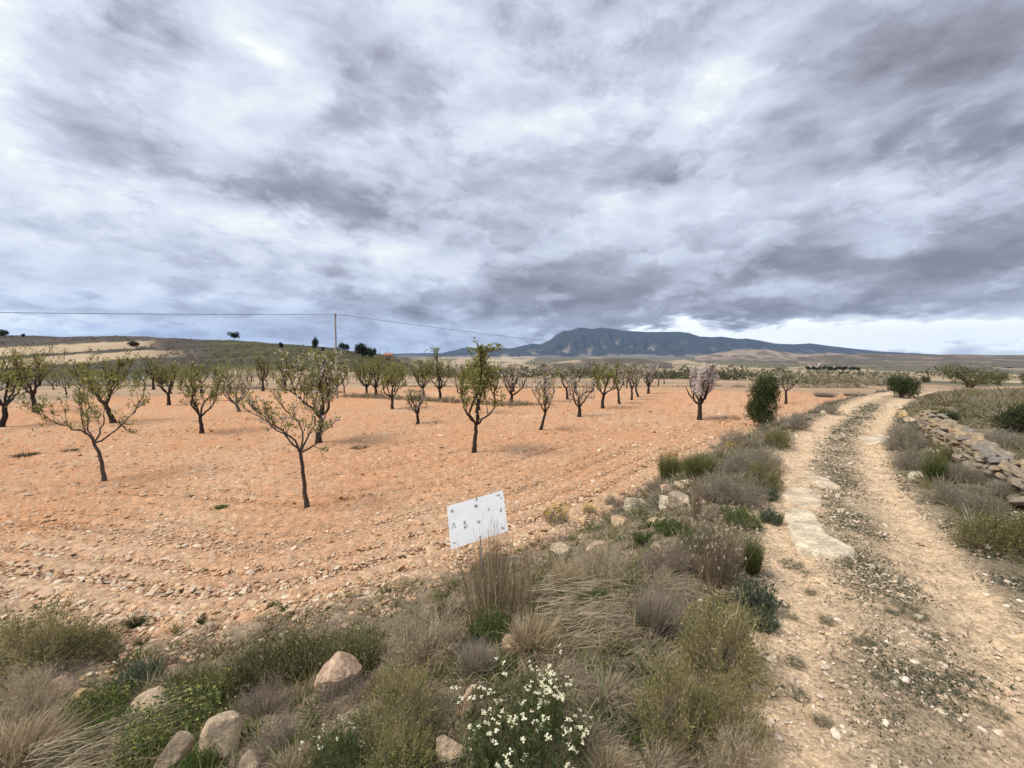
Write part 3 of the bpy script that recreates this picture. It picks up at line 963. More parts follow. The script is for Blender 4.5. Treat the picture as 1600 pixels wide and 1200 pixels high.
slab([(1225, 800), (1252, 796), (1272, 806), (1282, 824), (1292, 840), (1312, 852), (1342, 866), (1322, 875), (1270, 873), (1246, 862), (1232, 838)], 'largest cream ledge of bare rock in the left wheel track', 0.045, (0.66, 0.53, 0.37), 3)
slab([(1222, 768), (1246, 758), (1284, 772), (1286, 797), (1256, 794), (1224, 788)], 'square edged rock ledge just above the largest one in the left wheel track', 0.03, (0.64, 0.50, 0.34), 4)
slab([(1258, 744), (1284, 746), (1304, 756), (1318, 765), (1288, 764), (1268, 756)], 'narrow rock ledge farthest up the left wheel track', 0.03, (0.62, 0.49, 0.34), 5)
slab([(1340, 684), (1376, 678), (1392, 684), (1384, 692), (1352, 694)], 'flat rock ledge in the right wheel track beside the grey brush', 0.02, (0.60, 0.48, 0.34), 6)


# ------------------------------------------------------------------ dry stone wall
def build_wall():
    root = bpy.data.objects.new('dry_stone_wall', None)
    COL.objects.link(root)
    base_px = [(1640, 838), (1600, 806), (1562, 778), (1520, 747), (1490, 724), (1466, 702), (1448, 684), (1436, 668), (1430, 658)]
    P = chaikin(np.array([at(*p)[0] for p in base_px]), 1)
    seg = np.diff(P[:, :2], axis=0)
    L = np.concatenate([[0], np.cumsum(np.hypot(seg[:, 0], seg[:, 1]))])
    root.location = P[0]
    tag(root, 'low dry stone wall of ochre limestone along the right side of the track', 'stone wall')
    bases = [(0.44, 0.335, 0.21), (0.38, 0.305, 0.215), (0.46, 0.33, 0.18), (0.40, 0.33, 0.25), (0.33, 0.285, 0.23), (0.46, 0.365, 0.26)]
    meshes = []
    for k in range(20):
        V, F = rock(300 + k, 2, 13, 1.0, 0.14)
        me = new_mesh('stone', V * 0.5, F, rock_cols(V, bases[k % 6], 300 + k, 0.22), M_STONE, True)
        me.set_sharp_from_angle(angle=math.radians(20))
        meshes.append(me)
    r = np.random.default_rng(41)
    courses = 5
    top0 = 0.46
    for c in range(courses):
        s = r.uniform(0, 0.15)
        while s < L[-1]:
            wdt = r.uniform(0.14, 0.38) * (1.15 if c == courses - 1 else 1)
            hgt = top0 / courses * r.uniform(0.95, 1.35)
            sm = s + wdt / 2
            i = min(np.searchsorted(L, sm) - 1, len(seg) - 1)
            i = max(i, 0)
            f = (sm - L[i]) / (L[i + 1] - L[i])
            p = P[i] + (P[i + 1] - P[i]) * f
            d = seg[i] / np.hypot(*seg[i])
            nrm = np.array([d[1], -d[0]]) if d[1] > 0 else np.array([-d[1], d[0]])   # away from the track
            end = sst(L[-1], L[-1] - 1.6, sm)
            if c / courses > 0.25 + end * 0.9 or (c == courses - 1 and r.uniform() < 0.12):
                s += wdt
                continue
            back = 0.10 + 0.02 * c + r.uniform(-0.05, 0.05)
            zz = p[2] + top0 / courses * (c + 0.5) * 0.94
            for row in range(2 if c == courses - 1 else 1):
                bk = back + row * r.uniform(0.18, 0.24)
                o = link('stone', meshes[r.integers(0, 20)], root, (p[0] + nrm[0] * bk - P[0][0], p[1] + nrm[1] * bk - P[0][1], zz + r.uniform(-0.02, 0.03) - P[0][2]),
                         (r.uniform(-0.3, 0.3) + (math.pi if r.uniform() < 0.5 else 0), r.uniform(-0.22, 0.22), math.atan2(d[1], d[0]) + r.uniform(-0.2, 0.2)),
                         (wdt * 1.06, r.uniform(0.20, 0.30), hgt * 1.15))
            s += wdt * 0.97
    # tumbled stones of the wall's ruined end
    for (px, py, w, h, lab, sd) in [(1440, 655, 22, 12, 'topmost of the tumbled stones at the far end of the wall', 51), (1412, 653, 20, 16, 'yellowish tumbled stone left of the far wall end', 52),
                                    (1454, 655, 18, 11, 'tumbled stone at the right of the far wall end', 53), (1424, 660, 22, 10, 'long flat tumbled stone in front of the far wall end', 54)]:
        boulder(px, py, w, h, lab, sd, YEL if sd == 52 else LIM, group='tumbled wall stones', sub=2)


build_wall()
# ------------------------------------------------------------------ trees
def tube(G, P, R, col, sides=6):
    P, R = np.asarray(P, float), np.asarray(R, float)
    n = len(P)
    D = np.gradient(P, axis=0)
    D /= np.linalg.norm(D, axis=1)[:, None] + 1e-9
    ref = np.array((0.0, 1.0, 0.0)) if abs(D[0, 1]) < 0.8 else np.array((1.0, 0, 0))
    A = np.cross(D, ref)
    A /= np.linalg.norm(A, axis=1)[:, None] + 1e-9
    B = np.cross(D, A)
    th = np.arange(sides) * 2 * np.pi / sides
    V = P[:, None] + R[:, None, None] * (np.cos(th)[None, :, None] * A[:, None] + np.sin(th)[None, :, None] * B[:, None])
    i, j = np.meshgrid(np.arange(n - 1), np.arange(sides), indexing='ij')
    a, b = i * sides + j, i * sides + (j + 1) % sides
    Q = np.stack([a, b, b + sides, a + sides], -1).reshape(-1, 4)
    G.add(V.reshape(-1, 3), col, Q=Q)


def quads_at(G, P, size, col, r, up=0.3, ratio=0.45):
    """little leaf or petal shaped faces at points P"""
    n = len(P)
    if not n:
        return
    d = r.normal(size=(n, 3))
    d[:, 2] += up
    d /= np.linalg.norm(d, axis=1)[:, None]
    e = np.cross(d, r.normal(size=(n, 3)))
    e /= np.linalg.norm(e, axis=1)[:, None] + 1e-9
    s = np.asarray(size).reshape(-1, 1) * r.uniform(0.7, 1.3, (n, 1))
    w = s * ratio
    V = np.stack([P, P + d * s * 0.5 + e * w * 0.5, P + d * s, P + d * s * 0.5 - e * w * 0.5], 1).reshape(-1, 3)
    Q = np.arange(n * 4).reshape(n, 4)
    G.add(V, np.repeat(np.broadcast_to(col, (n, 3)), 4, 0), Q=Q)


BARK_D, BARK_G = np.array((0.045, 0.034, 0.027)), np.array((0.20, 0.165, 0.135))
LEAFC = np.array([(0.25, 0.265, 0.055), (0.31, 0.31, 0.08), (0.18, 0.205, 0.05), (0.36, 0.35, 0.13), (0.27, 0.265, 0.09)])
PINKC = np.array([(0.78, 0.67, 0.63), (0.80, 0.73, 0.68), (0.72, 0.57, 0.54), (0.82, 0.77, 0.71)])


def resample(P, n, wob, r):
    P = np.asarray(P, float)
    P = chaikin(P, 1) if len(P) > 2 else P
    d = np.concatenate([[0], np.cumsum(np.linalg.norm(np.diff(P, axis=0), axis=1))])
    t = np.linspace(0, d[-1], n)
    Q = np.stack([np.interp(t, d, P[:, k]) for k in range(3)], 1)
    Q[1:-1] += r.normal(0, wob * d[-1], (n - 2, 3))
    return Q


def make_tree(trunk, limbs, H, r0, crown, leaf, blossom, seed, twig=1.0, bark=None, leaf_size=0.05, twig_len=None, upright=0.7, grey=0.35, per=1.0):
    """trunk, limbs: polylines in metres, (x, y, z) from the foot; returns wood, leaf and blossom meshes.
    crown: (half width, bottom, top) that the twigs keep to"""
    r = np.random.default_rng(seed)
    W, Lf, Bl = Geo(), Geo(), Geo()
    bark = BARK_D if bark is None else np.array(bark)
    tp = resample(trunk, 9, 0.012, r)
    rad = r0 * (1.0 + 0.45 * np.exp(-np.linspace(0, 8, 9))) * np.linspace(1.0, 0.78, 9)
    tp[0, 2] -= 0.06
    tube(W, tp, rad, bark * r.uniform(0.9, 1.1), 9)
    leaf_pts, tips = [], []
    cw, cb, ct = crown[:3]
    cx0 = crown[3] if len(crown) > 3 else 0.0
    tl = twig_len or (ct - cb) * 0.33

    def branch(p, d, L, rr, lev):
        n = 5 if lev < 2 else 3
        P = [p]
        q = p.copy()
        d = d / np.linalg.norm(d)
        for i in range(n):
            d = d + r.normal(0, 0.17, 3) + np.array((0, 0, 0.16 * upright))
            d /= np.linalg.norm(d)
            q = q + d * L / n
            P.append(q.copy())
        P = np.array(P)
        over = P[:, 2] > ct * 1.02
        if over.any():
            P[over, 2] = ct * 1.02 + (P[over, 2] - ct * 1.02) * r.uniform(0.1, 0.6)
        ex = np.abs(P[:, 0] - cx0) - cw
        P[:, 0] = np.where(ex > 0, P[:, 0] - np.sign(P[:, 0] - cx0) * ex * 0.75, P[:, 0])
        ey = np.abs(P[:, 1]) - cw * 1.1
        P[:, 1] = np.where(ey > 0, P[:, 1] - np.sign(P[:, 1]) * ey * 0.75, P[:, 1])
        c = bark * (1 - grey) + BARK_G * grey if lev > 0 else bark
        tube(W, P, np.linspace(rr, max(rr * 0.35, 0.0022), n + 1), c * r.uniform(0.75, 1.2), 3 if lev else 4)
        leaf_pts.append(P[1:] if lev else P[3:])
        if lev < 2:
            kids = int(round((3.2 if lev == 0 else 2.2) * twig * r.uniform(0.7, 1.3)))
            for _ in range(kids):
                f = r.uniform(0.25, 1.0)
                k = min(int(f * n), n - 1)
                pp = P[k] + (P[k + 1] - P[k]) * (f * n - k)
                dd = (P[k + 1] - P[k]) / np.linalg.norm(P[k + 1] - P[k]) + r.normal(0, 0.62, 3) + np.array((0, 0, 0.25 * upright))
                branch(pp, dd, L * r.uniform(0.45, 0.75), max(rr * 0.5, 0.003), lev + 1)

    for lb in limbs:
        P = resample(lb, 9, 0.015, r)
        lr = r0 * 0.54 * np.linspace(1, 0.24, 9)
        tube(W, P, lr, bark * r.uniform(0.85, 1.15), 7)
        L = np.linalg.norm(np.diff(P, axis=0), axis=1).sum()
        nk = max(3, int(round(4.2 * twig * max(0.7, L / max(H * 0.4, 0.1)))))
        for i in range(nk):
            f = 0.28 + 0.72 * (i + r.uniform(0, 1)) / nk
            k = min(int(f * 8), 7)
            pp = P[k] + (P[k + 1] - P[k]) * (f * 8 - k)
            dd = 0.8 * (P[k + 1] - P[k]) / np.linalg.norm(P[k + 1] - P[k]) + r.normal(0, 0.5, 3) + np.array((0, 0, 0.5 * upright))
            branch(pp, dd, tl * r.uniform(0.7, 1.25), r0 * 0.20, 0)
        dd = P[-1] - P[-2]
        branch(P[-1], dd / np.linalg.norm(dd) + np.array((0, 0, 0.3)), tl * 1.1, r0 * 0.22, 0)
    pts = np.concatenate(leaf_pts)
    if leaf > 0:
        n = int(len(pts) * 1.45 * leaf * per)
        P = pts[r.integers(0, len(pts), n)] + r.normal(0, tl * 0.055, (n, 3))
        clump = np.clip(0.55 + 0.9 * perlin(P[:, 0] * 2.6 / H * 2 + seed, P[:, 2] * 2.6 / H * 2, seed), 0.05, 1)
        keep = r.uniform(0, 1, n) < np.clip(clump + 0.35, 0, 1)
        P = P[keep]
        quads_at(Lf, P, leaf_size, LEAFC[r.integers(0, len(LEAFC), len(P))] * r.uniform(0.75, 1.2, (len(P), 1)), r, 0.5, 0.5)
    if blossom > 0:
        n = int(len(pts) * 0.9 * blossom * per)
        P = pts[r.integers(0, len(pts), n)] + r.normal(0, tl * 0.03, (n, 3))
        for _ in range(2):
            quads_at(Bl, P, leaf_size * 0.62, PINKC[r.integers(0, len(PINKC), len(P))], r, 0.1, 0.85)
    return W, Lf, Bl


def put_tree(q, meshes, label, group=None, cat='almond tree', name='almond_tree', yaw=0.0, sc=1.0):
    root = bpy.data.objects.new(name, None)
    COL.objects.link(root)
    root.location = q
    root.rotation_euler = (0, 0, yaw)
    root.scale = (sc, sc, sc)
    for nm, me in meshes:
        link(nm, me, root)
    return tag(root, label, cat, group)


def tree_px(label, base, trunk, limbs, crown, wpx, leaf, blossom, seed, **kw):
    """base: foot pixel; trunk and limbs: lists of pixels; crown: (left, right, top, bottom) pixels; wpx: trunk width in pixels"""
    q, mpp = at(*base)
    r = np.random.default_rng(seed + 500)
    conv = lambda p, yd=0.0: np.array(((p[0] - base[0]) * mpp, yd, (base[1] - p[1]) * mpp))
    tk = [conv(p) for p in [base] + trunk]
    H = (base[1] - crown[2]) * mpp
    lb = []
    for l in limbs:
        s = r.choice((-1, 1)) * r.uniform(0.1, 0.5)
        start = tk[-1] if l[0] is None else conv(l[0])
        pts = [start]
        for p in [x for x in l if x is not None][(0 if l[0] is None else 1):]:
            c = conv(p)
            c[1] = s * np.linalg.norm(c - start)
            pts.append(c)
        lb.append(pts)
    # one more limb towards and away from the view, so that the crown is round
    top = tk[-1]
    for s in (-1, 1):
        lb.append([top, top + np.array((r.normal(0, 0.08), s * 0.16, 0.18)) * H, top + np.array((r.normal(0, 0.12), s * 0.24, 0.42)) * H * 0.9])
    cw = (crown[1] - crown[0]) * mpp / 2
    W, Lf, Bl = make_tree(tk, lb, H, wpx * mpp * 0.43, (cw, (base[1] - crown[3]) * mpp, H, ((crown[0] + crown[1]) / 2 - base[0]) * mpp), leaf, blossom, seed, leaf_size=kw.pop('leaf_size', np.clip(5.2 * mpp, 0.035, 0.10)), **kw)
    ms = [('trunk', W.mesh('trunk', M_BARK, True))]
    if Lf.V:
        ms.append(('crown', Lf.mesh('crown', M_LEAF)))
    if Bl.V:
        ms.append(('blossom', Bl.mesh('blossom', M_PETAL)))
    put_tree(q, ms, label, kw.get('group') or 'almond trees of the orchard')


N_ = None
tree_px('thin grey twigged almond sapling leaning left, nearest of the left field', (163, 752), [(161, 725), (158, 705), (150, 692)], [[N_, (140, 678), (128, 655), (122, 625), (118, 600)], [N_, (158, 688), (178, 672), (195, 652), (210, 625)], [(140, 678), (108, 655), (90, 640)]], (80, 215, 595, 670), 6.5, 0.42, 0.02, 1, bark=(0.10, 0.08, 0.065), grey=0.7, twig=1.15)
tree_px('slim bare almond sapling closest to the camera, with tiny buds', (480, 792), [(477, 760), (475, 730), (472, 706)], [[N_, (466, 682), (448, 668), (425, 650), (410, 640)], [N_, (490, 698), (506, 690), (514, 672), (524, 650)], [N_, (478, 690), (488, 668), (490, 640)]], (400, 545, 618, 700), 7.5, 0.26, 0.06, 2, bark=(0.085, 0.066, 0.052), grey=0.65, twig=1.15)
tree_px('almond tree with white blossom and green leaves behind the closest sapling', (497, 691), [(500, 670), (503, 655)], [[N_, (490, 635), (472, 622), (465, 595), (460, 580)], [N_, (508, 645), (521, 636), (523, 612), (522, 590)], [N_, (502, 630), (497, 605), (500, 580)]], (455, 530, 556, 640), 10, 1.0, 0.30, 3, twig=1.25)
tree_px('leafy almond tree in mid field with tall green centre and low side limbs', (741, 707), [(742, 690), (744, 664)], [[N_, (735, 652), (727, 645), (722, 625)], [N_, (755, 652), (772, 643), (774, 620)], [N_, (750, 645), (752, 622), (753, 590), (754, 565)], [(750, 640), (746, 620), (740, 590)]], (722, 785, 553, 650), 8, 1.5, 0.06, 4, twig=1.0, upright=1.3)
tree_px('V shaped sparse almond tree in the left field with a dark straight trunk', (316, 677), [(315, 665), (314, 651)], [[N_, (305, 640), (297, 632), (292, 608)], [N_, (325, 642), (335, 630), (340, 610)], [N_, (316, 635), (310, 610)]], (275, 350, 560, 640), 7, 0.65, 0.03, 5)
tree_px('bushy bright green almond tree with a leaning dark trunk and wide fork', (177, 661), [(173, 648), (167, 634)], [[N_, (155, 624), (130, 610), (122, 590)], [N_, (173, 626), (184, 614), (183, 590)], [N_, (168, 615), (172, 580)]], (125, 200, 552, 620), 9, 1.1, 0.0, 6)
tree_px('almond tree with a wide dark Y fork near the left edge', (56, 644), [(55, 632), (53, 618)], [[N_, (42, 608), (28, 600), (22, 580)], [N_, (60, 608), (80, 596), (85, 575)], [N_, (58, 600), (60, 570)]], (15, 92, 545, 620), 8, 0.75, 0.0, 7)
tree_px('almond tree cut by the left edge of the picture with a curved dark trunk', (2, 667), [(8, 655), (10, 636)], [[N_, (0, 625), (-14, 612), (-20, 585)], [N_, (18, 620), (22, 590)], [N_, (8, 610), (2, 580)]], (-40, 38, 545, 640), 9, 1.0, 0.0, 8)
tree_px('almond tree with a blossom white crown standing alone at the right of the field', (1093, 656), [(1093, 642), (1093, 632)], [[N_, (1085, 625), (1079, 615), (1076, 604)], [N_, (1098, 622), (1100, 605), (1101, 588)], [N_, (1105, 622), (1109, 612), (1107, 600)], [N_, (1095, 614), (1097, 602)]], (1086, 1115, 573, 625), 8.5, 0.08, 1.5, 9, twig=1.5)
tree_px('leaning pale twigged almond sapling with a few pink flowers, right of the middle tree', (845, 672), [(848, 660), (852, 645)], [[N_, (845, 632), (832, 612)], [N_, (858, 635), (864, 618)], [N_, (852, 625), (850, 600)]], (826, 868, 592, 645), 5.5, 0.10, 0.14, 10, grey=0.7)
tree_px('stumpy almond tree with two bare pinkish limbs in a V', (905, 651), [(906, 642), (905, 636)], [[N_, (898, 628), (895, 610)], [N_, (914, 625), (924, 612)]], (890, 928, 590, 640), 7, 0.06, 0.12, 11, grey=0.7)
tree_px('almond tree with a curved trunk and a flat green crown right of the stumpy one', (942, 638), [(941, 628), (943, 618)], [[N_, (938, 610), (930, 600), (926, 588)], [N_, (952, 610), (960, 602), (961, 588)], [N_, (945, 605), (946, 585)]], (924, 964, 568, 610), 6, 0.85, 0.05, 12)
tree_px('small cut back almond tree with bare white shoots left of the middle tree', (653, 662), [(653, 654), (652, 648)], [[N_, (645, 640), (638, 628)], [N_, (656, 638), (658, 622)], [N_, (648, 635), (644, 618)]], (634, 664, 612, 655), 6, 0.10, 0.03, 13, grey=0.85)
tree_px('rounded green almond tree with a straight dark trunk left of the cut back one', (613, 639), [(613, 630), (613, 621)], [[N_, (605, 612), (602, 595)], [N_, (620, 612), (625, 595)], [N_, (613, 605), (614, 590)]], (598, 632, 572, 625), 5.5, 1.1, 0.0, 14)
tree_px('grey gnarled almond tree with twisted bare limbs right of the V shaped one', (374, 643), [(372, 637), (369, 631)], [[N_, (360, 620), (354, 605)], [N_, (378, 622), (384, 608)], [N_, (366, 612), (368, 598)]], (350, 390, 590, 640), 6, 0.22, 0.05, 15, bark=(0.13, 0.11, 0.095), grey=0.8)
tree_px('short stout almond tree with a thick stub trunk behind the leaning sapling', (264, 633), [(264, 624), (264, 616)], [[N_, (256, 606), (252, 592)], [N_, (272, 606), (276, 592)], [N_, (264, 600), (262, 582)]], (245, 286, 572, 625), 6, 0.55, 0.02, 16)
tree_px('thin dark almond trunk standing behind the V shaped tree', (315, 614), [(315, 607), (315, 600)], [[N_, (308, 592), (305, 580)], [N_, (322, 592), (325, 580)]], (300, 330, 565, 600), 4.5, 0.55, 0.0, 17)
tree_px('dark almond trunk half hidden behind the leafy middle tree', (745, 645), [(746, 635), (748, 625)], [[N_, (742, 610), (738, 595)], [N_, (756, 610), (760, 595)]], (730, 770, 575, 620), 6, 0.4, 0.0, 18)
tree_px('pink blossomed almond tree with a broad fork right of the middle tree', (798, 632), [(799, 624), (800, 618)], [[N_, (792, 606), (788, 590)], [N_, (810, 612), (818, 602), (822, 590)], [N_, (801, 603), (800, 585)]], (778, 828, 568, 612), 6.5, 0.10, 0.32, 19)
tree_px('round headed almond tree on the grass strip, left of two close neighbours', (573, 618), [(573, 611), (573, 605)], [[N_, (565, 598), (562, 585)], [N_, (581, 598), (583, 585)], [N_, (573, 592), (572, 575)]], (558, 590, 562, 605), 5, 0.9, 0.0, 20)
tree_px('round headed almond tree on the grass strip, right of two close neighbours', (588, 621), [(588, 613), (587, 606)], [[N_, (578, 598), (574, 586)], [N_, (598, 598), (604, 585)], [N_, (588, 592), (588, 575)]], (568, 612, 560, 605), 5.5, 0.95, 0.0, 21)
tree_px('tall fan shaped green almond tree rising from the grass strip left of the middle tree', (688, 626), [(688, 616), (687, 609)], [[N_, (680, 600), (674, 588)], [N_, (696, 600), (703, 588)], [N_, (687, 595), (688, 575), (686, 556)]], (668, 708, 548, 605), 5.5, 0.8, 0.0, 22)
tree_px('upright green almond tree at the left of the fan shaped one', (662, 623), [(662, 614), (661, 607)], [[N_, (654, 598), (651, 585)], [N_, (669, 598), (674, 585)], [N_, (662, 592), (661, 575)]], (646, 680, 566, 605), 5, 0.7, 0.0, 23)
tree_px('small pinkish bare almond tree between the fan shaped tree and the middle tree', (721, 606), [(720, 600), (720, 595)], [[N_, (714, 588), (711, 578)], [N_, (727, 588), (731, 578)]], (706, 736, 566, 595), 4.5, 0.1, 0.5, 24)
tree_px('slender almond tree with a bent trunk right of the curved trunk one', (968, 631), [(966, 622), (966, 612)], [[N_, (962, 602), (958, 590)], [N_, (972, 602), (975, 590)]], (955, 980, 570, 610), 4.5, 0.3, 0.25, 25)
tree_px('straight slim almond tree, left one of two close dark trunks in front of the shrubs', (987, 625), [(987, 616), (987, 608)], [[N_, (982, 598), (980, 585)], [N_, (991, 598), (993, 586)]], (976, 996, 570, 608), 4.2, 0.25, 0.3, 26)
tree_px('leaning slim almond tree, right one of two close dark trunks in front of the shrubs', (997, 620), [(995, 613), (993, 606)], [[N_, (990, 598), (988, 588)], [N_, (998, 598), (1002, 588)]], (986, 1006, 570, 606), 4, 0.25, 0.2, 27)
tree_px('grey pink bare almond tree with an open bowl crown left of the white one', (1013, 615), [(1013, 609), (1013, 604)], [[N_, (1006, 595), (1001, 585)], [N_, (1020, 595), (1027, 584)], [N_, (1013, 592), (1014, 578)]], (998, 1032, 572, 602), 5, 0.15, 0.4, 28, grey=0.6)
tree_px('bare dark almond tree beside the dense green shrub', (1228, 631), [(1228, 620), (1227, 612)], [[N_, (1222, 606), (1219, 600)], [N_, (1234, 604), (1239, 597)]], (1214, 1244, 588, 610), 4.5, 0.05, 0.05, 29, twig=0.7)
tree_px('slim forked almond tree left of the stumpy one', (886, 624), [(886, 616), (885, 608)], [[N_, (880, 600), (878, 590)], [N_, (890, 600), (893, 590)]], (874, 897, 572, 605), 4.5, 0.3, 0.3, 30)
tree_px('grey almond tree with wide spreading twigs behind the leaning sapling', (853, 628), [(853, 620), (852, 613)], [[N_, (845, 600), (842, 588)], [N_, (860, 602), (866, 590)], [N_, (852, 598), (852, 585)]], (838, 870, 568, 610), 4.5, 0.35, 0.4, 31)
tree_px('tall straight almond tree left of the utility pole', (411, 611), [(411, 602), (411, 595)], [[N_, (404, 588), (401, 575)], [N_, (418, 588), (422, 575)], [N_, (411, 582), (410, 562)]], (396, 430, 552, 592), 4.5, 0.5, 0.0, 32)
tree_px('green slim almond tree between the tall straight one and the utility pole', (444, 605), [(444, 598), (444, 592)], [[N_, (438, 584), (435, 574)], [N_, (450, 584), (454, 574)]], (430, 460, 560, 590), 4, 0.6, 0.0, 33)
tree_px('almond tree with a short black trunk beside the dark round bush in the left orchard', (240, 609), [(240, 601), (240, 594)], [[N_, (233, 586), (230, 574)], [N_, (247, 586), (251, 574)], [N_, (240, 582), (239, 566)]], (225, 258, 558, 592), 4.5, 0.45, 0.0, 34)

# the rows of the orchard farther back
FAR = []
for k in range(9):
    r_ = np.random.default_rng(700 + k)
    H = 2.5
    tk = [np.array((0, 0, 0.0)), np.array((r_.normal(0, 0.05), r_.normal(0, 0.05), 0.35)), np.array((r_.normal(0, 0.08), r_.normal(0, 0.08), 0.62))]
    lb = []
    nl = r_.integers(3, 5)
    for j in range(nl):
        a = 2 * math.pi * (j + r_.uniform(-0.25, 0.25)) / nl
        c, s_ = math.cos(a), math.sin(a)
        lb.append([tk[-1], tk[-1] + np.array((c * 0.35, s_ * 0.35, 0.30)), tk[-1] + np.array((c * 0.62, s_ * 0.62, 0.85))])
    lf, bl = [(0.7, 0), (0.9, 0), (1.1, 0), (0.6, 0), (0.25, 0.06), (0.3, 0.08), (0.5, 0.03), (0.85, 0), (0.45, 0)][k]
    W, Lf, Bl = make_tree(tk, lb, H, 0.066, (1.15, 0.7, H), lf, bl, 800 + k, twig=0.75, leaf_size=0.115, per=0.55, grey=0.55)
    ms = [('trunk', W.mesh('trunk', M_BARK, True)), ('crown', Lf.mesh('crown', M_LEAF))]
    if Bl.V:
        ms.append(('blossom', Bl.mesh('blossom', M_PETAL)))
    FAR.append(ms)
FAR_LABEL = ['green almond trees in the far rows of the left orchard', 'small almond trees in the far rows behind the grass strip', 'pinkish bare almond trees in the far rows before the scrub belt']


def far_orchard():
    r = np.random.default_rng(91)
    used = []
    n = 0
    for row in range(13):
        Yr = 37 + row * 5.2 + (0 if row < 7 else 0)
        for c in range(-30, 14):
            x = c * 4.7 + r.normal(0, 0.4) + row * 1.1
            y = Yr + r.normal(0, 0.4) + c * -0.06
            u = 800 + F_PX * x / y
            if u < -60 or u > 1060:
                continue
            lim = 96 if u < 520 else (80 if u < 800 else 62)
            if y > lim or r.uniform() < (0.05 if u < 560 else 0.28):
                continue
            if abs(u - 527) < 6 and y < 40:
                continue
            z = float(height(np.array([x]), np.array([y]))[0])
            left = u < 480
            pick = r.choice([0, 1, 2, 3, 7, 8], p=[.2, .2, .2, .15, .15, .1]) if left else (r.choice([0, 1, 3, 4, 6, 7, 8]) if u < 790 else r.choice([3, 4, 5, 6, 8, 5]))
            ms = FAR[pick]
            k = 0 if left else (1 if u < 790 else 2)
            put_tree((x, y, z), ms, None, 'far orchard rows', yaw=r.uniform(0, 6.28), sc=r.uniform(0.78, 1.12))
            used.append((COL.objects[-1].parent, u, y, pick))
            n += 1
    return used


FAR_TREES = far_orchard()
KIND_W = {0: 'sparse green', 1: 'green', 2: 'dense green', 3: 'thin leaved', 4: 'nearly bare', 5: 'faintly pink flowered', 6: 'half bare pale', 7: 'leafy green', 8: 'wispy grey green'}
for root, u, y, pick in FAR_TREES:
    row = 'front rows' if y < 48 else ('middle rows' if y < 66 else 'back rows')
    if u < 130:
        where = 'at the left edge of the orchard'
    elif u < 300:
        where = 'below the pale hillside fields'
    elif u < 480:
        where = 'below the olive green hill'
    elif u < 610:
        where = 'around the utility pole'
    elif u < 790:
        where = 'behind the dry grass strip'
    elif u < 930:
        where = 'below the blue mountain'
    else:
        where = 'before the dark scrub belt'
    root['label'] = f'{KIND_W[pick]} almond tree in the {row} {where}'
# ------------------------------------------------------------------ board, pole, wires, house
def box(G, c, s, col, yaw=0.0):
    x, y, z = np.array(s) / 2
    V = np.array([(a, b, d) for d in (-z, z) for b in (-y, y) for a in (-x, x)])
    ca, sa = math.cos(yaw), math.sin(yaw)
    V = np.stack([V[:, 0] * ca - V[:, 1] * sa, V[:, 0] * sa + V[:, 1] * ca, V[:, 2]], 1) + np.array(c)
    G.add(V, col, Q=[(0, 2, 3, 1), (4, 5, 7, 6), (0, 1, 5, 4), (1, 3, 7, 5), (3, 2, 6, 7), (2, 0, 4, 6)])


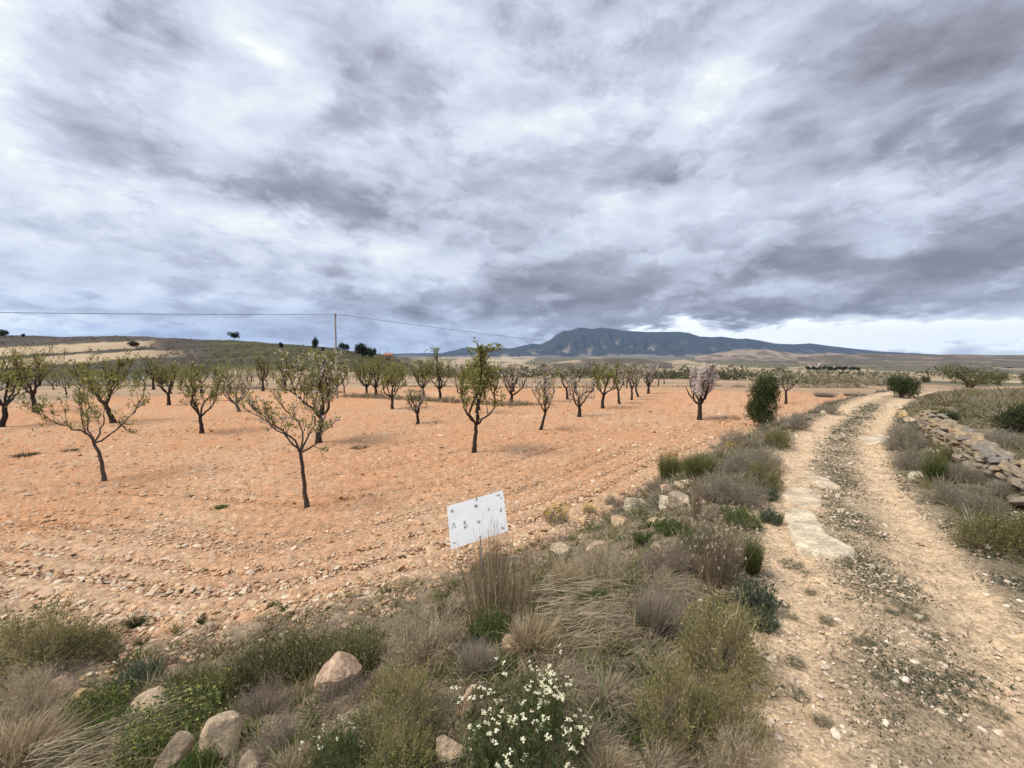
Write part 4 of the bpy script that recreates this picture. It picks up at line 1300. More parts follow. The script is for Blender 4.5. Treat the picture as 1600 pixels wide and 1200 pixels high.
def build_board():
    q, mpp = at(752, 893)
    mpp_b = mpp * 1.0
    root = bpy.data.objects.new('board_sign', None)
    COL.objects.link(root)
    root.location = q
    a = math.atan2(q[0], q[1])
    root.rotation_euler = (0, 0, -a)
    tag(root, 'tilted white board with dark rubbed spots on a stake at the field edge', 'sign')
    TL, TR, BR, BL = [np.array(p, float) for p in ((697, 801), (788, 779), (795.5, 838), (704, 861.5))]
    N, M = 72, 48
    u, v = np.meshgrid(np.linspace(0, 1, N + 1), np.linspace(0, 1, M + 1))
    P = (TL * ((1 - u) * (1 - v))[..., None] + TR * (u * (1 - v))[..., None] + BR * (u * v)[..., None] + BL * ((1 - u) * v)[..., None])
    X, Z = (P[..., 0] - 752) * mpp_b, (893 - P[..., 1]) * mpp_b
    white = np.array((0.82, 0.82, 0.81))
    C = np.broadcast_to(white, P.shape[:2] + (3,)).copy()
    C *= (1 - 0.05 * np.clip(fbm(u * 5, v * 4, 4, 5), 0, 1))[..., None]
    # rubbed and peeled spots, in the board's own coordinates: x, y, half sizes, angle
    px2 = lambda x, y: ((x / 10 + 680), (y / 10 + 760))
    for x, y, sx, sy, ang, d in [(255, 478, 28, 22, 0, .8), (640, 415, 30, 26, 0, .9), (650, 328, 15, 15, 0, .95), (1008, 262, 34, 12, -12, 1), (1048, 305, 11, 11, 0, 1), (1045, 482, 16, 36, 15, .9), (845, 465, 14, 26, -30, .8),
                                 (685, 640, 30, 26, 0, .75), (460, 650, 20, 34, 0, .8), (462, 715, 16, 22, 0, .9), (492, 700, 10, 26, 35, .8), (285, 670, 12, 32, -35, .9), (310, 708, 11, 11, 0, 1), (262, 715, 12, 14, 0, .7),
                                 (1070, 740, 30, 18, 0, .75), (705, 852, 15, 18, 0, 1), (295, 928, 28, 12, 0, .7)]:
        cx, cy = px2(x, y)
        dx, dy = P[..., 0] - cx, P[..., 1] - cy
        t = math.radians(ang)
        e = np.hypot((dx * math.cos(t) + dy * math.sin(t)) / (sx / 10), (-dx * math.sin(t) + dy * math.cos(t)) / (sy / 10))
        k = (sst(1.25, 0.7, e + 0.25 * perlin(P[..., 0] * 1.5, P[..., 1] * 1.5, 6)) * d)[..., None]
        C = C * (1 - k) + np.array((0.16, 0.155, 0.115)) * k
    G = Geo()
    lean = lambda z: 0.42 * z
    front = np.stack([X, lean(Z) - 0.012, Z], -1).reshape(-1, 3)
    i, j = np.meshgrid(np.arange(M), np.arange(N), indexing='ij')
    a0 = (i * (N + 1) + j).ravel()
    Q = np.stack([a0 + N + 1, a0 + N + 2, a0 + 1, a0], -1)
    G.add(front, C.reshape(-1, 3), Q=Q)
    back = front + np.array((0, 0.006, 0))
    edge = np.concatenate([np.arange(N + 1), (np.arange(1, M + 1)) * (N + 1) + N, M * (N + 1) + np.arange(N - 1, -1, -1), np.arange(M - 1, 0, -1) * (N + 1)])
    n = len(edge)
    G.add(np.concatenate([front[edge], back[edge]]), (0.62, 0.62, 0.63), Q=[(k, (k + 1) % n, n + (k + 1) % n, n + k) for k in range(n)])
    cor = back[[0, N, M * (N + 1) + N, M * (N + 1)]]
    G.add(cor, (0.55, 0.56, 0.57), Q=[(0, 1, 2, 3)])
    m = mat_vc('painted_sheet', 0.55, [(7, 4, 0.95, 1.04)], None, spec=0.35)
    link('board', G.mesh('board', m), root)
    S = Geo()
    tube(S, [(-0.005, lean(-0.15) + 0.016, -0.15), (-0.006, lean(0.3) + 0.016, 0.30), (-0.012, lean(0.78) + 0.016, 0.78)], [0.011, 0.011, 0.010], (0.30, 0.28, 0.26), 8)
    link('stake', S.mesh('stake', mat_vc('rusty_steel', 0.6, [(20, 4, 0.7, 1.2)], None, spec=0.4), True), root)
    for (bx, by) in ((650, 300), (705, 870)):
        cx, cy = px2(bx, by)
        B = Geo()
        x, z = (cx - 752) * mpp_b, (893 - cy) * mpp_b
        tube(B, [(x, lean(z) - 0.020, z), (x, lean(z) - 0.006, z)], [0.008, 0.010], (0.10, 0.10, 0.10), 8)
        link('bolt', B.mesh('bolt', M_BARK), root)


build_board()

M_POLE = mat_vc('weathered_pole', 0.85, [(3, 5, 0.8, 1.15), (25, 3, 0.85, 1.1)], None, spec=0.2)
M_WIRE = mat_vc('cable', 0.6, [], None, spec=0.3)


def build_line():
    tops = []
    spec = [((-73.0, -28.0), 6.6), (None, None), (None, None)]
    q1, m1 = at(527, 622)
    q2, m2 = at(1183, 588)
    h1 = (622 - 491) * m1
    h2 = (588 - 546) * m2
    q0 = np.array((-73.0, -28.0, float(height(np.array([-73.0]), np.array([-28.0]))[0])))
    for q, h, lab in ((q1, h1, 'slim grey utility pole rising above the almond trees against the sky'), (q2, h2, 'thin distant utility pole standing by the bare strip under the pale domed hill'), (q0, h1, 'grey utility pole beyond the left edge carrying the end of the cable')):
        root = bpy.data.objects.new('utility_pole', None)
        COL.objects.link(root)
        root.location = q
        tag(root, lab, 'utility pole', 'poles of the overhead line')
        G = Geo()
        tube(G, [(0, 0, -0.4), (0, 0, h * 0.5), (0, 0, h)], [0.085, 0.07, 0.055], (0.33, 0.32, 0.305), 10)
        G.add(np.array([(0.055 * math.cos(t), 0.055 * math.sin(t), h + 0.001) for t in np.arange(8) * math.pi / 4]), (0.2, 0.19, 0.18), T=[(0, k, k + 1) for k in range(1, 7)])
        link('post', G.mesh('post', M_POLE, True), root)
        I = Geo()
        tube(I, [(0, -0.02, h - 0.22), (0.09, -0.02, h - 0.22), (0.09, -0.02, h - 0.10)], [0.012] * 3, (0.15, 0.14, 0.14), 6)
        tube(I, [(0.09, -0.02, h - 0.14), (0.09, -0.02, h - 0.08), (0.09, -0.02, h - 0.02)], [0.03, 0.04, 0.022], (0.30, 0.30, 0.30), 8)
        link('insulator', I.mesh('insulator', M_POLE, True), root)
        tops.append(np.array((q[0] + 0.09, q[1] - 0.02, q[2] + h - 0.05)))
    for a, b, sag, lab in ((tops[2], tops[0], 1.25, 'overhead cable running from the utility pole to the left edge of the sky'), (tops[0], tops[1], 1.95, 'overhead cable sagging from the utility pole across the blue mountain')):
        t = np.linspace(0, 1, 60)
        P = a + (b - a) * t[:, None]
        P[:, 2] -= 4 * sag * t * (1 - t)
        G = Geo()
        d = np.hypot(P[:, 0], P[:, 1])
        tube(G, P, np.full(60, 0.015), (0.14, 0.14, 0.15), 5)
        o = link('overhead_cable', G.mesh('overhead_cable', M_WIRE, True))
        tag(o, lab, 'cable', 'cables of the overhead line')


build_line()

M_WALLP = mat_vc('render_wall', 0.9, [(0.6, 5, 0.85, 1.1)], None, spec=0.1)


def house(px, py, wpx, hpx, wall, roof, label, yaw=0.0, shape='gable', windows=2, cat='house', name='house'):
    q, mpp = at(px, py)
    root = bpy.data.objects.new(name, None)
    COL.objects.link(root)
    root.location = q
    root.rotation_euler = (0, 0, yaw)
    tag(root, label, cat)
    w, hw, d = wpx * mpp, hpx * mpp * 0.68, wpx * mpp * 0.6
    G = Geo()
    box(G, (0, 0, hw / 2 - 0.5), (w, d, hw + 1.0), wall)
    rh = hpx * mpp * 0.32
    if shape == 'gable':
        G.add([(-w / 2, -d / 2, hw), (-w / 2, d / 2, hw), (-w / 2, 0, hw + rh * 0.96), (w / 2, -d / 2, hw), (w / 2, d / 2, hw), (w / 2, 0, hw + rh * 0.96)], wall, T=[(0, 2, 1), (3, 4, 5)])
    link('wall', G.mesh('wall', M_WALLP), root)
    R = Geo()
    o = 0.06 * w
    if shape == 'gable':
        V = [(-w / 2 - o, -d / 2 - o, hw - 0.05 * rh), (w / 2 + o, -d / 2 - o, hw - 0.05 * rh), (w / 2 + o, 0, hw + rh), (-w / 2 - o, 0, hw + rh), (-w / 2 - o, d / 2 + o, hw - 0.05 * rh), (w / 2 + o, d / 2 + o, hw - 0.05 * rh)]
        V = V + [(x, y, z + 0.12 * rh) for x, y, z in V]
        R.add(V, roof, Q=[(0, 3, 2, 1), (3, 4, 5, 2), (6, 7, 8, 9), (9, 8, 11, 10), (0, 1, 7, 6), (5, 4, 10, 11), (1, 2, 8, 7), (2, 5, 11, 8), (3, 0, 6, 9), (4, 3, 9, 10)])
    else:
        box(R, (0, 0, hw + rh * 0.15), (w * 1.04, d * 1.04, rh * 0.3), roof)
    link('roof', R.mesh('roof', M_WALLP), root)
    for k in range(windows):
        Wd = Geo()
        x = (k + 0.5) / windows * w - w / 2
        box(Wd, (x, -d / 2 - 0.02, hw * 0.55), (w * 0.11, 0.12, hw * 0.3), (0.06, 0.055, 0.05))
        link('window', Wd.mesh('window', M_WALLP), root)
    return root


house(607, 561, 13, 9, (0.50, 0.33, 0.23), (0.42, 0.20, 0.12), 'small salmon coloured farmhouse with a tiled roof at the end of the left ridge', 0.2)
for i, (px, py, w, h, wc, rc, lab) in enumerate([
        (1268, 573, 9, 5, (0.55, 0.48, 0.40), (0.40, 0.26, 0.19), 'small pale village house left of the dark pine line in the valley'),
        (1282, 571, 7, 5, (0.62, 0.57, 0.50), (0.42, 0.27, 0.2), 'white village house above the dark pine line in the valley'),
        (1254, 570, 7, 4, (0.50, 0.42, 0.34), (0.36, 0.24, 0.18), 'leftmost tan house of the valley village'),
        (1344, 584, 11, 6, (0.66, 0.60, 0.48), (0.46, 0.36, 0.28), 'cream farm building at the right end of the dark pine line'),
        (1330, 568, 7, 4, (0.55, 0.50, 0.44), (0.40, 0.3, 0.24), 'small grey house on the slope under the scrub hill'),
        (1040, 571, 6, 4, (0.62, 0.58, 0.52), (0.4, 0.28, 0.22), 'tiny white shed beyond the scrub belt under the long mountain'),
        (797, 572, 8, 4, (0.58, 0.46, 0.34), (0.42, 0.30, 0.22), 'low tan farm shed in the valley left of the mountain foot')]):
    house(px, py, w, h, wc, rc, lab, 0.3 * math.sin(i * 2.1), 'gable' if i % 3 else 'flat', 2 if w > 7 else 1)
# ------------------------------------------------------------------ plants
def blades(G, root, d, L, w, droop, c0, c1, r, seg=3, sway=0.12):
    """thin tapering stems: root (n,3), direction (n,3), length, width"""
    n = len(root)
    d = d / (np.linalg.norm(d, axis=1)[:, None] + 1e-9)
    L = np.broadcast_to(np.asarray(L, float), (n,))
    w = np.broadcast_to(np.asarray(w, float), (n,))
    side = np.cross(d, r.normal(size=(n, 3)))
    side /= np.linalg.norm(side, axis=1)[:, None] + 1e-9
    bend = r.normal(0, sway, (n, 3))
    bend[:, 2] -= droop
    V, C = [], []
    for k in range(seg + 1):
        t = k / seg
        P = root + (d * t + bend * t * t) * L[:, None]
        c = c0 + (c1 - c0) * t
        if k < seg:
            hw = (w * (1 - 0.75 * t) * 0.5)[:, None]
            V += [P - side * hw, P + side * hw]
            C += [c, c]
        else:
            V.append(P)
            C.append(c)
    m = 2 * seg + 1
    V = np.stack(V, 1).reshape(-1, 3)
    C = np.stack([np.broadcast_to(c, (n, 3)) for c in C], 1).reshape(-1, 3)
    base = (np.arange(n) * m)[:, None]
    T = []
    for k in range(seg - 1):
        T += [base + np.array([[2 * k, 2 * k + 1, 2 * k + 3]]), base + np.array([[2 * k, 2 * k + 3, 2 * k + 2]])]
    T.append(base + np.array([[2 * seg - 2, 2 * seg - 1, 2 * seg]]))
    G.add(V, C, T=np.concatenate(T))
    return (root + (d + bend) * L[:, None]), d


def hemi(n, r, zmin=0.0, flat=1.0):
    d = r.normal(size=(n, 3))
    d[:, 2] = np.abs(d[:, 2]) * flat + zmin
    return d / np.linalg.norm(d, axis=1)[:, None]


def pickc(cols, n, r, v=0.2):
    c = np.array(cols, float)
    c = c * np.where(c[:, :1] > c[:, 1:2] * 1.08, 1.32, 1.12) * np.array((1.02, 1.0, 0.88))          # dead stems bleach paler than living leaves
    return c[r.integers(0, len(c), n)] * r.uniform(1 - v, 1 + v, (n, 1))


GREY = [(0.235, 0.20, 0.17), (0.275, 0.235, 0.20), (0.20, 0.17, 0.14), (0.25, 0.225, 0.185)]
LILAC = [(0.30, 0.25, 0.22), (0.26, 0.215, 0.19), (0.35, 0.295, 0.255)]
STRAW = [(0.40, 0.32, 0.225), (0.34, 0.27, 0.19), (0.46, 0.375, 0.265), (0.30, 0.24, 0.175)]
GSTRAW = [(0.36, 0.30, 0.235), (0.30, 0.25, 0.20), (0.42, 0.35, 0.275)]
BROWN = [(0.17, 0.125, 0.09), (0.22, 0.165, 0.115), (0.14, 0.10, 0.075)]
OLIVE = [(0.15, 0.145, 0.065), (0.20, 0.19, 0.085), (0.12, 0.12, 0.055), (0.25, 0.23, 0.11)]
YOLIVE = [(0.26, 0.235, 0.10), (0.21, 0.195, 0.085), (0.31, 0.27, 0.13), (0.17, 0.155, 0.075)]
GREEN = [(0.085, 0.125, 0.035), (0.11, 0.155, 0.045), (0.065, 0.095, 0.03), (0.14, 0.18, 0.06)]
BGREEN = [(0.10, 0.125, 0.085), (0.13, 0.155, 0.115), (0.08, 0.10, 0.07)]
DGREEN = [(0.05, 0.065, 0.028), (0.07, 0.085, 0.035), (0.04, 0.052, 0.024), (0.09, 0.105, 0.045)]
ESP = [(0.15, 0.165, 0.055), (0.11, 0.13, 0.045), (0.20, 0.205, 0.08)]


# every maker returns parts as [(name, Geo, material)] for a plant of radius 1 and height 1
def tussock(r, cols, n=900, spread=0.30, lean=(0, 0), droop=0.25, w=0.022, stiff=1.0, wild=0.45):
    G = Geo()
    a, q = r.uniform(0, 6.283, n), np.sqrt(r.uniform(0, 1, n)) * spread
    root = np.stack([q * np.cos(a), q * np.sin(a), np.zeros(n) - 0.02], 1)
    d = np.stack([np.cos(a) * q / spread * 0.7 + r.normal(0, wild, n) + lean[0], np.sin(a) * q / spread * 0.7 + r.normal(0, wild, n) + lean[1], np.full(n, stiff)], 1)
    c = pickc(cols, n, r, 0.25)
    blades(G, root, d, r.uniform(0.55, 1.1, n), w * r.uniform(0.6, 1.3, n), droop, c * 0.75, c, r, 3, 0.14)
    return [('foliage', G, M_DRY)]


def twig_ball(r, cols, n1=60, n2=9, n3=4, tipc=None, leafn=0, leafc=None, leafs=0.05, w=0.018, wild=0.5, flat=1.0, dead_inside=True):
    """a cushion shrub: branching twigs in a half ball, with or without leaves at the tips"""
    G, Lf = Geo(), Geo()
    c = pickc(cols, n1, r)
    d = hemi(n1, r, 0.12, flat)
    root = d * np.array((0.14, 0.14, 0.0)) - np.array((0, 0, 0.02))
    L = r.uniform(0.5, 0.8, n1)
    blades(G, root, d, L, w * 1.6, 0.0, c * 0.8, c, r, 3, 0.10)
    f = r.uniform(0.35, 1.0, (n1, n2))
    P2 = (root[:, None] + d[:, None] * (L[:, None] * f)[..., None]).reshape(-1, 3)
    n = len(P2)
    d2 = np.repeat(d, n2, 0) + r.normal(0, wild, (n, 3)) + np.array((0, 0, 0.15))
    c2 = pickc(cols, n, r)
    L2 = r.uniform(0.22, 0.42, n)
    blades(G, P2, d2, L2, w, 0.0, c2, c2 * 1.05, r, 2, 0.16)
    d2 /= np.linalg.norm(d2, axis=1)[:, None]
    f = r.uniform(0.4, 1.0, (n, n3))
    P3 = (P2[:, None] + d2[:, None] * (L2[:, None] * f)[..., None]).reshape(-1, 3)
    m = len(P3)
    d3 = np.repeat(d2, n3, 0) + r.normal(0, 0.6, (m, 3)) + np.array((0, 0, 0.25))
    c3 = pickc(tipc or cols, m, r, 0.25)
    blades(G, P3, d3, r.uniform(0.07, 0.17, m), w * 0.8, 0.0, c3, c3 * 1.1, r, 2, 0.1)
    parts = [('foliage', G, M_DRY)]
    if leafn:
        k = r.integers(0, m, leafn)
        P = P3[k] + d3[k] * 0.07 + r.normal(0, 0.03, (leafn, 3))
        P[:, 2] = np.abs(P[:, 2])
        quads_at(Lf, P, leafs, pickc(leafc, leafn, r, 0.3), r, 0.5, 0.4)
        parts.append(('leaves', Lf, M_LEAF))
    return parts


def broom(r, cols, n=900, w=0.018, spread=0.35):
    """upright green stems (rosemary, broom)"""
    G = Geo()
    a, q = r.uniform(0, 6.283, n), np.sqrt(r.uniform(0, 1, n)) * spread
    root = np.stack([q * np.cos(a), q * np.sin(a), r.uniform(0, 0.3, n) ** 1.5], 1)
    d = np.stack([np.cos(a) * q * 1.7 + r.normal(0, 0.24, n), np.sin(a) * q * 1.7 + r.normal(0, 0.24, n), np.ones(n)], 1)
    c = pickc(cols, n, r, 0.3)
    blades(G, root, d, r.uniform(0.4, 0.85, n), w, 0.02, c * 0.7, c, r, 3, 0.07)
    P = root[r.integers(0, n, n * 2)]
    tips = P + hemi(n * 2, r, 0.8) * r.uniform(0.2, 0.75, (n * 2, 1))
    quads_at(G, tips, 0.075, pickc(cols, n * 2, r, 0.3), r, 1.0, 0.28)
    return [('foliage', G, M_LEAF)]


def herb(r, cols, n=150, leafs=0.13, flowers=0, fcol=((0.7, 0.66, 0.15),), fsize=0.03, yell=None):
    """soft green herb: many thin stems with leaves, and flower heads if it has them"""
    G, F = Geo(), Geo()
    a, q = r.uniform(0, 6.283, n), np.sqrt(r.uniform(0, 1, n)) * 0.75
    root = np.stack([q * np.cos(a), q * np.sin(a), np.zeros(n)], 1)
    d = np.stack([np.cos(a) * q * 0.7 + r.normal(0, 0.25, n), np.sin(a) * q * 0.7 + r.normal(0, 0.25, n), np.ones(n)], 1)
    L = r.uniform(0.45, 0.95, n) * (1 - 0.45 * q * q)
    c = pickc(cols, n, r)
    tips, dn = blades(G, root, d, L, 0.016, 0.0, c, c * 1.1, r, 3, 0.12)
    k = 12
    f = r.uniform(0.1, 0.95, (n, k))
    P = (root[:, None] + (tips - root)[:, None] * f[..., None]).reshape(-1, 3) + r.normal(0, 0.035, (n * k, 3))
    quads_at(G, P, leafs, pickc(cols, n * k, r, 0.3), r, 0.5, 0.32)
    parts = [('foliage', G, M_LEAF)]
    if flowers:
        k = r.choice(n, min(flowers, n), replace=False)
        for j in range(4):
            P = tips[k] + r.normal(0, fsize * 1.1, (len(k), 3)) * np.array((1, 1, 0.5))
            if fcol[0][2] > 0.5:
                # four petals in a cross round each centre
                for p in range(4):
                    pa = p * math.pi / 2 + r.uniform(0, 1.5, len(k))
                    nrm = np.stack([r.normal(0, 0.25, len(k)), r.normal(0, 0.25, len(k)), np.ones(len(k))], 1)
                    nrm /= np.linalg.norm(nrm, axis=1)[:, None]
                    t1 = np.cross(nrm, np.stack([np.cos(pa), np.sin(pa), np.zeros(len(k))], 1))
                    t1 /= np.linalg.norm(t1, axis=1)[:, None]
                    t2 = np.cross(nrm, t1)
                    s = fsize
                    V = np.stack([P, P + t1 * s * 0.6 + t2 * s * 0.4, P + t1 * s, P + t1 * s * 0.6 - t2 * s * 0.4], 1).reshape(-1, 3)
                    F.add(V, np.repeat(pickc(fcol, len(k), r, 0.08), 4, 0), Q=np.arange(len(k) * 4).reshape(-1, 4))
                if j >= 2:
                    break
            else:
                quads_at(F, P, fsize * 1.4, pickc(fcol, len(k), r, 0.15), r, 0.4, 0.8)
        parts.append(('flowers', F, M_PETAL))
    return parts


def rosette(r, cols, n=70, w=0.11):
    G = Geo()
    a = r.uniform(0, 6.283, n)
    q = r.uniform(0, 0.3, n)
    root = np.stack([q * np.cos(a), q * np.sin(a), np.zeros(n)], 1)
    d = np.stack([np.cos(a) * r.uniform(0.2, 1.1, n), np.sin(a) * r.uniform(0.2, 1.1, n), np.full(n, 0.9)], 1)
    c = pickc(cols, n, r, 0.25)
    blades(G, root, d, r.uniform(0.6, 1.05, n), w, 0.35, c * 0.8, c, r, 4, 0.06)
    return [('foliage', G, M_LEAF)]


def stalks(r, cols, n=70, w=0.010, spread=0.35, heads=0, out=0.7):
    G = Geo()
    a, q = r.uniform(0, 6.283, n), np.sqrt(r.uniform(0, 1, n)) * spread
    root = np.stack([q * np.cos(a), q * np.sin(a), np.zeros(n)], 1)
    d = np.stack([np.cos(a) * q * out + r.normal(0, 0.18, n), np.sin(a) * q * out + r.normal(0, 0.18, n), np.ones(n)], 1)
    c = pickc(cols, n, r, 0.25)
    L = r.uniform(0.45, 1.0, n)
    tips, dn = blades(G, root, d, L, w, 0.0, c, c, r, 4, 0.05)
    k = 4
    f = r.uniform(0.4, 0.95, (n, k))
    P = (root[:, None] + (tips - root)[:, None] * f[..., None]).reshape(-1, 3)
    d2 = np.repeat(dn, k, 0) + r.normal(0, 0.35, (n * k, 3))
    c2 = pickc(cols, n * k, r, 0.25)
    t2, _ = blades(G, P, d2, r.uniform(0.08, 0.2, n * k), w * 0.7, 0.0, c2, c2, r, 2, 0.1)
    parts = [('foliage', G, M_DRY)]
    if heads:
        H = Geo()
        P = t2[r.integers(0, len(t2), heads)]
        quads_at(H, P, 0.05, pickc([(0.36, 0.31, 0.24), (0.30, 0.26, 0.20)], heads, r), r, 0.2, 0.9)
        quads_at(H, P, 0.05, pickc([(0.36, 0.31, 0.24), (0.30, 0.26, 0.20)], heads, r), r, 0.2, 0.9)
        parts.append(('seed_heads', H, M_DRY))
    return parts


def flat_straw(r, cols, n=420, lean=(1, 0)):
    """fallen grass combed one way"""
    G = Geo()
    root = np.stack([r.uniform(-1, 0.75, n), r.uniform(-0.8, 0.8, n), r.uniform(0, 0.5, n)], 1)
    d = np.stack([lean[0] + r.normal(0, 0.28, n), lean[1] + r.normal(0, 0.28, n), r.uniform(0.05, 0.5, n)], 1)
    c = pickc(cols, n, r, 0.25)
    blades(G, root, d, r.uniform(0.35, 0.9, n), 0.016, 0.25, c * 0.85, c, r, 4, 0.12)
    return [('foliage', G, M_DRY)]


def dense_bush(r, cols, n=4200, leafs=0.085, lumps=7, stretch=1.0, twigc=BROWN):
    """an evergreen bush or small tree: trunk, limbs and lumpy masses of leaves"""
    W, G = Geo(), Geo()
    cen = [np.array((0, 0, 0.5))]
    for k in range(lumps):
        a = r.uniform(0, 6.283)
        cen.append(np.array((math.cos(a) * r.uniform(0.25, 0.6), math.sin(a) * r.uniform(0.25, 0.6), r.uniform(0.28, 0.80) * stretch)))
    rad = [0.5] + [r.uniform(0.24, 0.42) for _ in range(lumps)]
    for c, q in zip(cen, rad):
        P = resample([np.array((0, 0, -0.04)), np.array((c[0] * 0.3, c[1] * 0.3, c[2] * 0.5)), c], 6, 0.03, r)
        tube(W, P, np.linspace(0.045, 0.012, 6), np.array(twigc[0]), 5)
    w = np.array(rad) ** 2
    k = r.choice(len(cen), n, p=w / w.sum())
    d = r.normal(size=(n, 3))
    d /= np.linalg.norm(d, axis=1)[:, None]
    rr = r.uniform(0.55, 1.05, n) * (1 + 0.45 * perlin(d[:, 0] * 2.6 + k * 3.1, d[:, 2] * 2.6 + d[:, 1] * 1.7, 5)) + (r.uniform(0, 1, n) < 0.06) * r.uniform(0, 0.35, n)
    P = np.array(cen)[k] + d * (np.array(rad)[k] * rr)[:, None] * np.array((1, 1, 0.9))
    nz = perlin(P[:, 0] * 5 + 3, P[:, 2] * 5 + P[:, 1] * 3, 3)
    P = P[(P[:, 2] > 0.02) & (nz > -0.42)]
    quads_at(G, P, leafs, pickc(cols, len(P), r, 0.3), r, 0.4, 0.5)
    return [('trunk', W, M_BARK), ('crown', G, M_LEAF)]


def column_bush(r):
    W, G = Geo(), Geo()
    n = 12000
    lum = [(r.uniform(-0.32, 0.32), r.uniform(-0.32, 0.32), z) for z in np.linspace(0.13, 0.88, 26)]
    for c in lum:
        tube(W, resample([np.array((0, 0, -0.04)), np.array((c[0] * 0.4, c[1] * 0.4, c[2] * 0.5)), np.array(c)], 5, 0.03, r), np.linspace(0.05, 0.015, 5), (0.06, 0.045, 0.035), 5)
    k = r.integers(0, len(lum), n)
    d = r.normal(size=(n, 3))
    d /= np.linalg.norm(d, axis=1)[:, None]
    rad = r.uniform(0.50, 0.72, len(lum))
    P = np.array(lum)[k] + d * (rad[k] * (r.uniform(0.6, 1.05, n) * (1 + 0.35 * perlin(d[:, 0] * 2.6 + k * 3.1, d[:, 2] * 2.6 + d[:, 1] * 1.7, 5)) + (r.uniform(0, 1, n) < 0.05) * r.uniform(0, 0.3, n)))[:, None] * np.array((1, 1, 0.24))
    nz = perlin(P[:, 0] * 4 + 3, P[:, 2] * 9 + P[:, 1] * 3, 3)
    P = P[(P[:, 2] > 0.0) & (nz > -0.4)]
    quads_at(G, P, 0.062, pickc([(0.05, 0.072, 0.026), (0.075, 0.10, 0.035), (0.038, 0.055, 0.022), (0.11, 0.13, 0.05)], len(P), r, 0.3), r, 0.8, 0.5)
    G.V = [v * np.array((1, 1, 1.0)) for v in G.V]
    return [('trunk', W, M_BARK), ('crown', G, M_LEAF)]


R_ = lambda s: np.random.default_rng(s)
MAKERS = {
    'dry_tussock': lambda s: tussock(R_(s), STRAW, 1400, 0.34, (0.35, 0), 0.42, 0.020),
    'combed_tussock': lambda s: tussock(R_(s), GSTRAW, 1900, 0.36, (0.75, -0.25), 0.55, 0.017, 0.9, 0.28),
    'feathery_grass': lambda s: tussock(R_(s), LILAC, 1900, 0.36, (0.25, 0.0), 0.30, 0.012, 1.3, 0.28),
    'dry_grass_clump': lambda s: stalks(R_(s), BROWN + STRAW[:1], 300, 0.011, 0.62, 0, 0.8),
    'dead_flower_clump': lambda s: stalks(R_(s), BROWN + GREY[:1], 300, 0.012, 0.5, 260),
    'grey_shrub': lambda s: twig_ball(R_(s), GREY, 70, 9, 4, None, 900, [(0.22, 0.21, 0.185), (0.18, 0.175, 0.15)], 0.05, 0.012),
    'bare_twigs': lambda s: twig_ball(R_(s), [(0.20, 0.16, 0.145), (0.16, 0.125, 0.115), (0.25, 0.21, 0.19)], 55, 8, 3, None, 0, None, 0.05, 0.012, 0.7),
    'yellow_shrub': lambda s: twig_ball(R_(s), GSTRAW + BROWN[:1], 70, 9, 4, YOLIVE, 2600, YOLIVE, 0.055, 0.012),
    'olive_shrub': lambda s: twig_ball(R_(s), BROWN, 60, 9, 4, OLIVE, 3200, OLIVE, 0.06, 0.012),
    'tan_shrub': lambda s: twig_ball(R_(s), GSTRAW, 80, 9, 4, GSTRAW, 800, YOLIVE + GSTRAW, 0.05, 0.010),
    'rosemary': lambda s: broom(R_(s), OLIVE + GREEN[2:3] + DGREEN[3:] + GSTRAW[1:2], 900, 0.014, 0.5),
    'green_broom': lambda s: broom(R_(s), GREEN + OLIVE[:2], 800),
    'tall_grass': lambda s: tussock(R_(s), ESP, 1900, 0.5, (0.05, 0), 0.20, 0.015, 1.5, 0.38),
    'green_herb': lambda s: herb(R_(s), GREEN, 190, 0.12),
    'budded_herb': lambda s: herb(R_(s), GREEN + OLIVE[3:], 190, 0.11, 110, ((0.55, 0.50, 0.12), (0.60, 0.58, 0.25)), 0.022),
    'white_flower': lambda s: herb(R_(s), [(0.075, 0.105, 0.04), (0.10, 0.135, 0.05), (0.13, 0.15, 0.07)], 230, 0.085, 80, ((0.80, 0.77, 0.56), (0.82, 0.80, 0.66)), 0.036),
    'few_flower': lambda s: herb(R_(s), [(0.075, 0.105, 0.04), (0.10, 0.135, 0.05), (0.13, 0.15, 0.07)], 230, 0.085, 9, ((0.80, 0.77, 0.56), (0.82, 0.80, 0.66)), 0.045),
    'yellow_flower': lambda s: herb(R_(s), BGREEN + GREY, 110, 0.10, 90, ((0.62, 0.46, 0.04), (0.55, 0.42, 0.08)), 0.05),
    'green_weed': lambda s: rosette(R_(s), GREEN, 80, 0.12),
    'dark_weed': lambda s: rosette(R_(s), DGREEN + BROWN[:1], 110, 0.05),
    'blue_weed': lambda s: herb(R_(s), BGREEN, 150, 0.15),
    'mat_weed': lambda s: herb(R_(s), [(0.17, 0.175, 0.125), (0.21, 0.205, 0.15), (0.13, 0.14, 0.085), (0.24, 0.215, 0.165)], 130, 0.11),
    'fallen_straw': lambda s: flat_straw(R_(s), GSTRAW + STRAW[:1], 520),
    'evergreen_bush': lambda s: dense_bush(R_(s), DGREEN, 6500, 0.075),
    'column_bush': lambda s: column_bush(R_(s)),
    'olive_bush': lambda s: dense_bush(R_(s), [(0.10, 0.10, 0.055), (0.13, 0.125, 0.07), (0.08, 0.08, 0.045), (0.16, 0.15, 0.085)], 5200, 0.07),
    'thin_bush': lambda s: dense_bush(R_(s), [(0.13, 0.135, 0.06), (0.10, 0.105, 0.05), (0.17, 0.165, 0.08)], 3000, 0.065, 10),
}
_protos = {}


